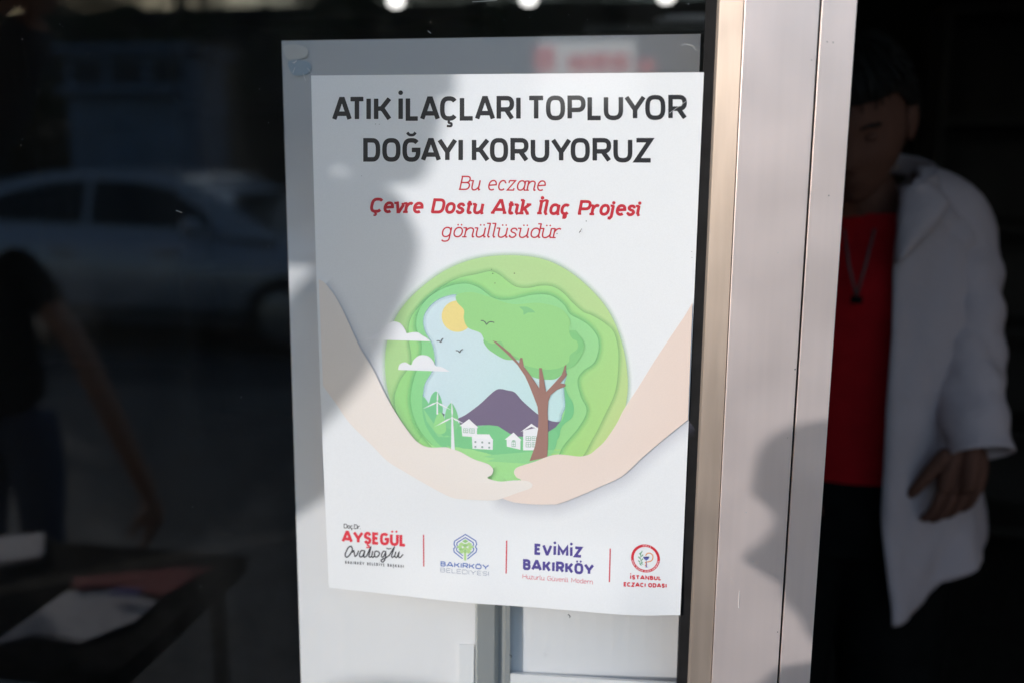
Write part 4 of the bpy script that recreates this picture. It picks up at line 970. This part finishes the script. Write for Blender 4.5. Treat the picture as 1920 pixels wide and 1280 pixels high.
# parked car, side on to the shop, nose towards +x
def car(x, y, z, lb):
    root = empty('parked_car', (x, y, z), label=lb, cat='car')
    paint = material('silver_blue_paint', (.42,.46,.55), .35, .3, coat=1); gls = material('tinted_car_glass', (.01,.012,.014), .08); tyre = material('tyre_rubber', (.015,.015,.015), .8)
    rimm = material('alloy_rim', (.35,.36,.38), .35, .8); lampw = material('headlamp_glass', (.5,.52,.55), .1); redl = material('tail_lamp_red', (.35,.01,.01), .2); blk = material('black_trim', (.015,.015,.015), .6)
    # body: side profile stations (x, zbottom, ztop) and half widths
    st = [(-2.18,.42,.78,.60),(-2.12,.32,.96,.74),(-1.75,.26,1.02,.83),(-1.2,.24,1.0,.88),(-.4,.22,.97,.90),(.5,.22,.94,.90),(1.1,.24,.90,.88),(1.6,.26,.84,.84),(2.0,.30,.74,.76),(2.16,.36,.62,.62)]
    st = spline(st, k=4)
    b = MB()
    def ringp(s):
        X_, zb, zt, w_ = s; out = []
        for yy, zz in ((-w_*.92,zb),(-w_,zb+.10),(-w_*1.0,zb+(zt-zb)*.5),(-w_*.985,zb+(zt-zb)*.80),(-w_*.90,zt-.015),(-w_*.6,zt+.02),(0,zt+.03),(w_*.6,zt+.02),(w_*.90,zt-.015),(w_*.985,zb+(zt-zb)*.80),(w_,zb+(zt-zb)*.5),(w_,zb+.10),(w_*.92,zb)):
            out.append(Vector((X_, yy, zz)))
        return out
    rg = [ringp(s) for s in st]; n = 13; k0 = 0
    vs = [p for r in rg for p in r]; fs = [(i*n+j, i*n+(j+1) % n, (i+1)*n+(j+1) % n, (i+1)*n+j) for i in range(len(rg)-1) for j in range(n)]
    fs += [tuple(range(n)), tuple((len(rg)-1)*n+j for j in range(n))[::-1]]
    b.add(vs, fs); b.build('body', paint, root, True, fixn=True)
    # roof and pillars
    def gh(scale, zoff, name, mat, prof, inset):
        mb = MB(); m_ = len(prof); L = [Vector((px_, -(.80-inset-(pz-.95)*.36*1), pz+zoff)) for px_, pz in prof]; Rr = [Vector((v.x, -v.y, v.z)) for v in L]
        fs = [(i, i+1, m_+i+1, m_+i) for i in range(m_-1)]
        fs += [tuple(t_) for t_ in tessellate_polygon([[Vector((v.x, v.z, 0)) for v in L]])] + [tuple(i+m_ for i in t_) for t_ in tessellate_polygon([[Vector((v.x, v.z, 0)) for v in Rr]])]
        mb.add(L+Rr, fs); return mb.build(name, mat, root, fixn=True)
    prof = spline([(-2.0,.97),(-1.65,1.14),(-1.25,1.33),(-.75,1.43),(-.1,1.45),(.35,1.40),(.75,1.22),(1.12,1.0),(1.22,.92)], k=3)
    gh(1, 0, 'roof', paint, prof, 0)
    for sd in (-1, 1):
        for name, q in (('side_window', [(-1.50,1.04),(-1.18,1.26),(-.75,1.35),(-.45,1.37),(-.45,1.02)]), ('side_window', [(-.38,1.02),(-.38,1.37),(.0,1.36),(.30,1.31),(.62,1.12),(.70,1.00)])):
            mb = MB(); mb.prism([(a, sd*(.805-(zz-.95)*.36), zz) for a, zz in q], (0, sd*.008, 0)); mb.build(name, gls, root, fixn=True)
        o = MB().ell((.62, sd*.98, 1.03), (.09,.10,.07), 12).build('wing_mirror', paint, root, True)
        for hx in (-.55, .35):
            MB().box((hx-.09, sd*.905-.012, .80), (hx+.09, sd*.905+.012, .83)).build('door_handle', rimm, root)
        MB().box((-1.2, sd*.895-.01, .30), (1.1, sd*.895+.01, .36)).build('sill_trim', blk, root)
        MB().ell((1.98, sd*.60, .66), (.16,.16,.07), 12).build('headlight', lampw, root, True)
        MB().ell((-2.08, sd*.62, .84), (.10,.14,.08), 12).build('tail_light', redl, root, True)
        for wx in (-1.33, 1.33):
            wo = MB(); pr = [(0,-.10),(.20,-.10),(.30,-.09),(.325,-.05),(.325,.05),(.30,.09),(.20,.10),(0,.10)]
            Mx = Matrix.Rotation(pi/2, 4, 'X'); t_ = MB().lathe(pr, (0,0,0), 28); t_.v = [Mx@v+Vector((wx, sd*.83, .325)) for v in t_.v]
            wh = t_.build('wheel', tyre, root, True)
            r_ = MB().lathe([(0,-.115),(.06,-.113),(.10,-.108),(.19,-.104),(.20,-.098)], (0,0,0), 20); r2 = MB()
            Ms = Mx if sd > 0 else Matrix.Rotation(-pi/2, 4, 'X')
            r_.v = [Ms@v+Vector((wx, sd*.83, .325)) for v in r_.v]; r_.build('rim', rimm, wh, True)
    mb = MB(); mb.add([(1.16,-.66,.97),(1.16,.66,.97),(.78,.60,1.235),(.78,-.60,1.235)], [(0,1,2,3)]); mb.v = [v+Vector((.012,0,.012)) for v in mb.v]; mb.build('windscreen', gls, root, solid=.006)
    mb = MB(); mb.add([(-1.68,-.64,1.14),(-1.68,.64,1.14),(-1.28,.58,1.335),(-1.28,-.58,1.335)], [(0,1,2,3)]); mb.v = [v+Vector((-.012,0,.012)) for v in mb.v]; mb.build('rear_window', gls, root, solid=.006)
    return root
car(-4.45, -7.3, GZ-.05, 'silver blue saloon car mirrored in the dark glass left of the poster')

# low trees and hedge beyond the road
leafm = material('tree_leaves', (.045,.075,.028), .8, noise=3, var=.5); barkm = material('tree_bark', (.07,.055,.045), .9, noise=20, var=.3)
def tree(x, y, h, r, seed, lb):
    rnd = random.Random(seed); root = empty('street_tree', (x, y, GZ-.1), label=lb, cat='tree', group='trees across the street')
    tk = MB(); top = Vector((rnd.uniform(-.1,.1), 0, h*.55)); tk.tube([(0,0,0),(.03,.02,h*.25),tuple(top)], [.13,.10,.06], 8)
    for k in range(6):
        a = rnd.uniform(0, 2*pi); e_ = top+Vector((cos(a)*r*.6, sin(a)*r*.6, h*.2*rnd.random()+.3)); tk.tube([tuple(top*.8), tuple(e_)], [.05,.015], 6)
    tk.build('trunk', barkm, root)
    cr = MB(); cl = [Vector((rnd.gauss(0,r*.45), rnd.gauss(0,r*.45), h*.68+rnd.gauss(0,h*.14))) for _ in range(26)]
    for c in cl:
        for _ in range(90):
            p = c+Vector((rnd.gauss(0,.26), rnd.gauss(0,.26), rnd.gauss(0,.2))); a = Vector((rnd.gauss(0,1), rnd.gauss(0,1), rnd.gauss(0,1))).normalized()*.09; b_ = a.orthogonal().normalized()*.06
            k = len(cr.v); cr.v += [p-a, p+b_, p+a, p-b_]; cr.f.append((k, k+1, k+2, k+3))
    cr.build('crown', leafm, root)
for i, (x, y, h, r, lb) in enumerate(((-13.5,-14,5.0,1.7,'leafy dark street tree across the road, farthest left in the mirrored street'),(-9.2,-14.6,5.2,1.8,'dark street tree behind the nose of the mirrored car'),(-5.6,-15,5.2,1.8,'dark street tree standing behind the middle of the mirrored car'),
        (-2.0,-14.5,5.4,1.9,'dark green street tree mirrored above the left lamp'),(1.4,-15,5.2,1.8,'olive green street tree mirrored above the middle of the poster'),(4.8,-14.5,5.0,1.8,'dark street tree mirrored above the right corner of the poster'))):
    tree(x, y, h, r, i+3, lb)
hm = material('far_facade', (.050,.048,.046), .9, noise=1.5, var=.4)
hb_ = empty('far_building', (-2, -24, GZ), label='low dark shop row across the street behind the trees', cat='building'); inv = Matrix.Translation(-hb_.location)
o = MB().box((-22, -28, GZ-.1), (9, -23, 4.6)).build('wall', hm, hb_); o.matrix_parent_inverse = inv
o = MB().box((-22.4, -28.4, 4.6), (9.4, -22.6, 4.85)).build('roof', hm, hb_); o.matrix_parent_inverse = inv
for k in range(9):
    x = -21+k*3.3
    o = MB().box((x, -23.02, .7), (x+2.2, -22.97, 2.9)).build('shop_window', material('dark_pane', (.02,.022,.025), .15) if k == 0 else bpy.data.materials['dark_pane'], hb_); o.matrix_parent_inverse = inv

# white and red banner on a stand, glowing to imitate sunlight, mirrored in the top band of the board
bn = empty('shop_banner', (-.9, -6.4, GZ-.1), label='white banner given a sunlight-like glow, with red lettering-like marks mirrored above the poster', cat='banner'); inv = Matrix.Translation(-bn.location)
bw_ = material('banner_white_glow', (.7,.7,.66), .7, emit=((1,.97,.9), 1.0)); br_ = material('banner_red_glow', (.5,.03,.03), .7, emit=((1,.13,.09), .9))
def refl(px, py, D):                # point at distance D in front of the wall that mirrors to this place
    p = at(px, py, D); return Vector((p.x, -D, p.z))
D = 6.4
a, b_ = refl(1010, 76, D), refl(1190, 136, D)
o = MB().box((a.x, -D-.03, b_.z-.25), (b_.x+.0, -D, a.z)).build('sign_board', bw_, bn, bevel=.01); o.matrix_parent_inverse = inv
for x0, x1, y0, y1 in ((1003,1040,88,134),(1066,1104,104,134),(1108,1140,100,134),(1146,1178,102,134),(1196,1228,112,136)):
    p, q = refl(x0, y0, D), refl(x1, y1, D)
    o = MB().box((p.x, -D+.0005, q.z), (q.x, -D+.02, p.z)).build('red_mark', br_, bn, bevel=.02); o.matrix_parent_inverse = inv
for x in (a.x+.05, b_.x-.05):
    o = MB().tube([(x, -D-.05, GZ-.15), (x, -D-.05, b_.z)], .02, 8).build('post', blackm, bn); o.matrix_parent_inverse = inv

# pale blue kiosk beyond the road
D = 11.6; a, b_ = refl(112, 92, D), refl(352, 160, D); hgt = a.z-GZ
kk = empty('street_kiosk', ((a.x+b_.x)/2, -D, GZ-.05), label='pale blue street kiosk mirrored in the dark glass above the car', cat='kiosk'); inv = Matrix.Translation(-kk.location)
kb = material('pale_blue_paint', (.17,.24,.36), .5, noise=4, var=.2); kd = material('kiosk_dark', (.03,.04,.06), .4)
for n_, lo, hi, m_ in (('wall', (a.x+.05, -D-1.2, GZ-.05), (b_.x-.05, -D, a.z-.05), kb), ('roof', (a.x-.1, -D-1.3, a.z-.05), (b_.x+.1, -D+.18, a.z+.03), kb)):
    o = MB().box(lo, hi).build(n_, m_, kk, bevel=.01); o.matrix_parent_inverse = inv
for i in range(3):
    x = a.x+.14+i*(b_.x-a.x-.1)/3
    o = MB().box((x, -D-.01, b_.z+.02), (x+(b_.x-a.x)/3-.14, -D+.015, a.z-.16)).build('window', kd, kk); o.matrix_parent_inverse = inv
o = MB().box((a.x+.02, -D, b_.z-.10), (b_.x-.02, -D+.22, b_.z-.04)).build('counter', kb, kk); o.matrix_parent_inverse = inv
camm0 = material('blocker_hanger_steel', (.05,.05,.05), .4, .5)
# awning added out of view: keeps the sun off the head of the board
aw = empty('sun_blocker', (-2.3, -.3, 2.1), label='added grey canvas awning with a straight valance left of the shop window', cat='sun_blocker'); inv = Matrix.Translation(-aw.location)
cv = material('blocker_grey_canvas', (.12,.12,.125), .9, noise=14, var=.15); 
def sunpt(px, py, t, Y=0): return at(px, py, Y)+S*t
e1 = sunpt(1130, 62, 1.15); e0 = Vector((e1.x-2.2, e1.y, e1.z))
o = MB().prism([(e0.x, 0, e1.z+.42), (e0.x, e1.y, e1.z+.16), (e0.x, e1.y, e1.z), (e0.x, e1.y-.012, e1.z), (e0.x, e1.y-.014, e1.z+.172), (e0.x, 0, e1.z+.434)], (e1.x-e0.x, 0, 0)).build('blocker_canvas', cv, aw, fixn=True); o.matrix_parent_inverse = inv
for x in (e0.x+.03, e1.x-.03):
    o = MB().tube([(x, 0, e1.z-.05), (x, e1.y+.02, e1.z+.14)], .01, 8).build('blocker_arm', alu, aw); o.matrix_parent_inverse = inv

# blank panel, added to shade the board's left strip, hung from the awning
q0, q1 = sunpt(-120, 60, 1.15), sunpt(350, 450, 1.15)
hg = empty('hanging_blocker', (q1.x, q1.y, q1.z), label='added blank grey panel, shading the board, hanging from the awning left of the shop window', cat='blocker'); inv = Matrix.Translation(-hg.location)
o = MB().box((q0.x, q1.y-.012, q1.z), (q1.x, q1.y+.012, q0.z)).build('blocker_panel', cv, hg, bevel=.004); o.matrix_parent_inverse = inv
for x in (q0.x+.04, q1.x-.04):
    o = MB().tube([(x, q1.y, q0.z-.01), (x, q1.y, e1.z+.16)], .005, 6).build('blocker_hanger', camm0, hg); o.matrix_parent_inverse = inv
# ------------------------------------------------------------------ people in the street
def figure(label, base, yaw, H=1.75, top=navy, bottom=blackm, cap=None, larm=None, rarm=None, hold=None, head_pitch=0, head_yaw=0, bare=False, lean=0):
    """standing person; joints in body axes (x right, y forward, z up), scaled to height H"""
    root = empty('person', base, label=label, cat='person'); k = H/1.75
    Rz = Matrix.Rotation(yaw, 3, 'Z')                   # yaw 0: facing +y (the shop)
    B = Vector(base)
    def J(x, y, z):
        if z > .95: y += lean*(z-.95)
        return B+Rz@(Vector((x, y, z))*k)
    inv = Matrix.Translation(-root.location)
    def add(mb, name, mat, smooth=True, **kw):
        o = mb.build(name, mat, root, smooth, **kw); o.matrix_parent_inverse = inv; return o
    hc = J(0, .03+.05*head_pitch, 1.63); Rh = Rz @ Matrix.Rotation(head_yaw, 3, 'Z') @ Matrix.Rotation(-head_pitch, 3, 'X')
    body = MB(); head_geo(body, hc, Rh, k)
    skin_chain(body, [hc-Vector((0,0,.05)), J(0,0,1.50), J(0,-.01,1.40)], [.052*k,.055*k,.07*k])
    skin_chain(body, [J(0,0,1.42), J(0,0,1.25), J(0,0,1.05), J(0,0,.92)], [(.11*k,.08*k),(.14*k,.10*k),(.12*k,.095*k),(.13*k,.10*k)])
    sleeves = MB()
    for sd, arm in ((-1, larm), (1, rarm)):
        if arm is None: arm = ((sd*.25, .0, 1.12), (sd*.25, .06, .86), (0,.1,-1), 0)
        s_ = J(sd*.185, 0, 1.42); e_ = J(*arm[0]); w_ = J(*arm[1])
        skin_chain(body, [s_, e_, e_.lerp(w_,.3), w_], [.047*k,.040*k,.041*k,.029*k])
        hd_ = Rz@Vector(arm[2]); pn = Rz@Vector(arm[4] if len(arm) > 4 else (-sd, 0, 0)); th = Rz@Vector(arm[5] if len(arm) > 5 else (0, 1, 0))
        hand(body, w_, hd_, pn, th, k, .5+.5*(arm[3] > 0))
        end = s_.lerp(e_, .62) if bare else w_.lerp(e_, .06)
        mid = e_ if not bare else s_.lerp(e_, .35)
        skin_chain(sleeves, [J(sd*.12, 0, 1.425), s_, mid, end], [.062*k,.066*k,(.060 if bare else .056)*k,(.056 if bare else .044)*k])
    body.build('body', skinm, root, True).matrix_parent_inverse = inv
    eyes(Rh, hc, k, root, inv)
    h_ = MB(); hair_geo(h_, hc, Rh, k, .013); add(h_, 'hair', hairm)
    sh = MB(); skin_chain(sh, [J(0,0,1.45), J(0,0,1.38), J(0,.0,1.22), J(0,.0,1.02), J(0,0,.90)], [(.085*k,.075*k),(.165*k,.11*k),(.175*k,.125*k),(.158*k,.12*k),(.165*k,.125*k)])
    sh.add(sleeves.v, sleeves.f); add(sh, 'shirt', top)
    tr_ = MB()
    for sd in (-1, 1): skin_chain(tr_, [J(sd*.06,0,.93), J(sd*.10,.0,.72), J(sd*.11,.02,.46), J(sd*.11,0,.10)], [(.115*k,.11*k),(.095*k,.095*k),(.072*k,.072*k),(.055*k,.058*k)])
    add(tr_, 'trousers', bottom)
    for sd in (-1, 1): add(MB().ell(J(sd*.11, .06, .045), (.047*k,.135*k,.046*k), 14, Rz), 'shoe', shoe)
    if cap:
        c_ = MB(); c_.grid(lambda u, v: hc+Rh@(Vector(((.090)*sin(pi*v*.5)*cos(2*pi*u), (.108)*sin(pi*v*.5)*sin(2*pi*u), .045+.100*cos(pi*v*.5)**.55))*k), 30, 10)
        c_.grid(lambda u, v: hc+Rh@(Vector(((.085-.02*v)*cos(pi*u), .05+(.03+.02*v)*sin(pi*u), .046-.01*v))*k), 16, 3)
        add(c_, 'cap', cap, solid=.003)
    return root, J, add
GP = GZ
camm = material('camera_black', (.015,.015,.015), .4)
# photographer standing left, camera held overhead: his elbow and forearm shade the left of the poster
E0 = sunpt(565, 635, 1.12); H0 = sunpt(715, 330, 1.12); E1 = sunpt(415, 650, 1.12); H1 = sunpt(545, 330, 1.12)
def shot(base, yaw, k, p):          # world point -> body axes
    v = Matrix.Rotation(-yaw, 3, 'Z') @ (Vector(p)-Vector(base)); return tuple(v/k)
baseA = Vector((E0.x-.38, E0.y+.02, GP)); yawA = radians(0); kA = 1.84/1.75
el = shot(baseA, yawA, kA, E0); wr = shot(baseA, yawA, kA, H0); el1 = shot(baseA, yawA, kA, E1); wr1 = shot(baseA, yawA, kA, H1)
rootA, JA, addA = figure('tall man in a grey shirt holding a camera up high beside the shop window', baseA, yawA, 1.84, top=material('grey_shirt', (.09,.09,.10), .85), bottom=denim,
    rarm=(el, wr, (.25,.15,1), 0, (0,1,0), (-1,0,0)), larm=(el1, wr1, (.25,.15,1), 0, (0,1,0), (1,0,0)))
ca = empty('camera_body', H0+Vector((-.03,0,.13)), label='black camera with a round lens held up in the hand of the tall man', cat='camera')
inv = Matrix.Translation(-ca.location); c = ca.location.copy()
o = MB().box(c+Vector((-.07,-.035,-.05)), c+Vector((.07,.035,.05))).build('camera_housing', camm, ca, bevel=.008); o.matrix_parent_inverse = inv
o = MB().box(c+Vector((-.025,-.03,.05)), c+Vector((.025,.03,.075))).build('viewfinder', camm, ca, bevel=.006); o.matrix_parent_inverse = inv
ln = MB().lathe([(0,0),(.036,0),(.036,.06),(.040,.065),(.040,.10),(.030,.10),(.028,.08),(0,.075)], (0,0,0)); ln.v = [Matrix.Rotation(-pi/2,3,'X')@v+c+Vector((0,.03,0)) for v in ln.v]
o = ln.build('lens', camm, ca, True); o.matrix_parent_inverse = inv
# man in a flat cap: his head and shoulder fall as a shadow on the aluminium upright
HB = sunpt(1835, 1085, 1.0)
hB = (HB.z-GP)/1.63*1.75
figure('man in a dark flat cap standing in profile on the pavement behind the photographer', (HB.x, HB.y, GP), radians(62), hB, top=navy, bottom=blackm, cap=blackm)
# person at the lower left of the mirror image, bending over papers
DL = 1.6
eL = refl(165, 640, DL); wL = refl(282, 935, DL-.05)
baseL = Vector((eL.x-.36, -DL-.10, GP)); kL = 1.58/1.75
el = shot(baseL, 0, kL, eL); wr = shot(baseL, 0, kL, wL)
figure('person in a dark short sleeved top reaching down to papers, mirrored at lower left', baseL, 0, 1.58, top=blackm, bottom=denim, bare=True, head_pitch=.6, lean=.25,
    rarm=(el, wr, (.03,.1,-1), 0, (-1,.2,0), (0,1,0)), larm=((-.32,.05,1.10), (-.20,.26,.98), (.5,.8,0), 0, (0,0,1), (-1,.3,0)))
papm = material('white_paper', (.62,.60,.66), .6, noise=6, var=.08); redp = material('red_folder', (.30,.015,.03), .6, spec=.15); bluep = material('blue_pen', (.03,.05,.5), .4)
tb_z = refl(250, 1130, DL).z
def quad(name, pts, mat, lb, cat, th=.003, dz=0):
    q = [refl(x, y, d)+Vector((0,0,dz)) for x, y, d in pts]
    me = MB(); me.prism(q, (0,0,-th)); o = me.build(name, mat, fixn=True); return tag(o, lb, cat)
tz = .0
def on_z(px, py, z):                # mirrored ray met with the horizontal plane z
    r = ray(px, py); t_ = (z-CAM.z)/r.z; p = CAM+r*t_; return Vector((p.x, -p.y, z))
ZT_ = .92
def flat(name, px, mat, lb, cat, z, th):
    q = [on_z(x, y, z) for x, y in px]; me = MB(); me.prism(q, (0,0,-th)); o = me.build(name, mat, fixn=True); return tag(o, lb, cat)
flat('paper_sheets', [(-30,1215),(120,1110),(215,1098),(290,1130),(250,1165),(150,1205),(60,1190)], papm, 'white sheets of paper lying on the small table mirrored at lower left', 'papers', ZT_+.004, .003)
flat('red_folder', [(130,1085),(360,1062),(392,1066),(300,1118),(215,1097),(135,1102)], redp, 'dark red folder under the reaching hand beside the white papers', 'folder', ZT_+.010, .005)
flat('blue_pen', [(205,1104),(260,1106),(258,1112),(205,1110)], bluep, 'blue pen lying at the edge of the red folder', 'pen', ZT_+.018, .006)
flat('booklet', [(-40,1010),(78,1000),(76,1042),(-40,1062)], papm, 'white booklet with blue edge at the far left of the small table', 'booklet', ZT_+.012, .010)
tcx = on_z(120, 1150, ZT_)
tt = empty('small_table', (tcx.x, tcx.y, GP), label='small dark table on the pavement carrying papers and a folder', cat='table'); inv = Matrix.Translation(-tt.location)
xs = [on_z(x, y, ZT_) for x, y in ((-60,1240),(330,1190),(400,1040),(-60,1000))]
x0, x1 = tcx.x-.42, max(p.x for p in xs)-.02; y0, y1 = min(p.y for p in xs), max(p.y for p in xs)
o = MB().box((x0, y0, ZT_-.03), (x1, y1, ZT_)).build('table_top', blackm, tt, bevel=.006); o.matrix_parent_inverse = inv
for x in (x0+.04, x1-.04):
    for y in (y0+.04, y1-.04):
        o = MB().tube([(x, y, GP), (x, y, ZT_-.03)], .014, 8).build('leg', camm, tt); o.matrix_parent_inverse = inv

# flat canopy added above the doorway, unseen, to cut sky light inside
cn_ = empty('sky_blocker', (1.2, 0, 2.5), label='dark flat slab added above the doorway to cut sky light', cat='added canopy'); inv = Matrix.Translation(-cn_.location)
o = MB().box((.30, -.95, 2.42), (2.3, -.004, 2.52)).build('blocker_slab', dwall, cn_, bevel=.006); o.matrix_parent_inverse = inv
for x in (.4, 2.2):
    o = MB().tube([(x, -.85, 2.42), (x, -.01, 2.05)], .012, 8).build('blocker_bracket', camm, cn_); o.matrix_parent_inverse = inv
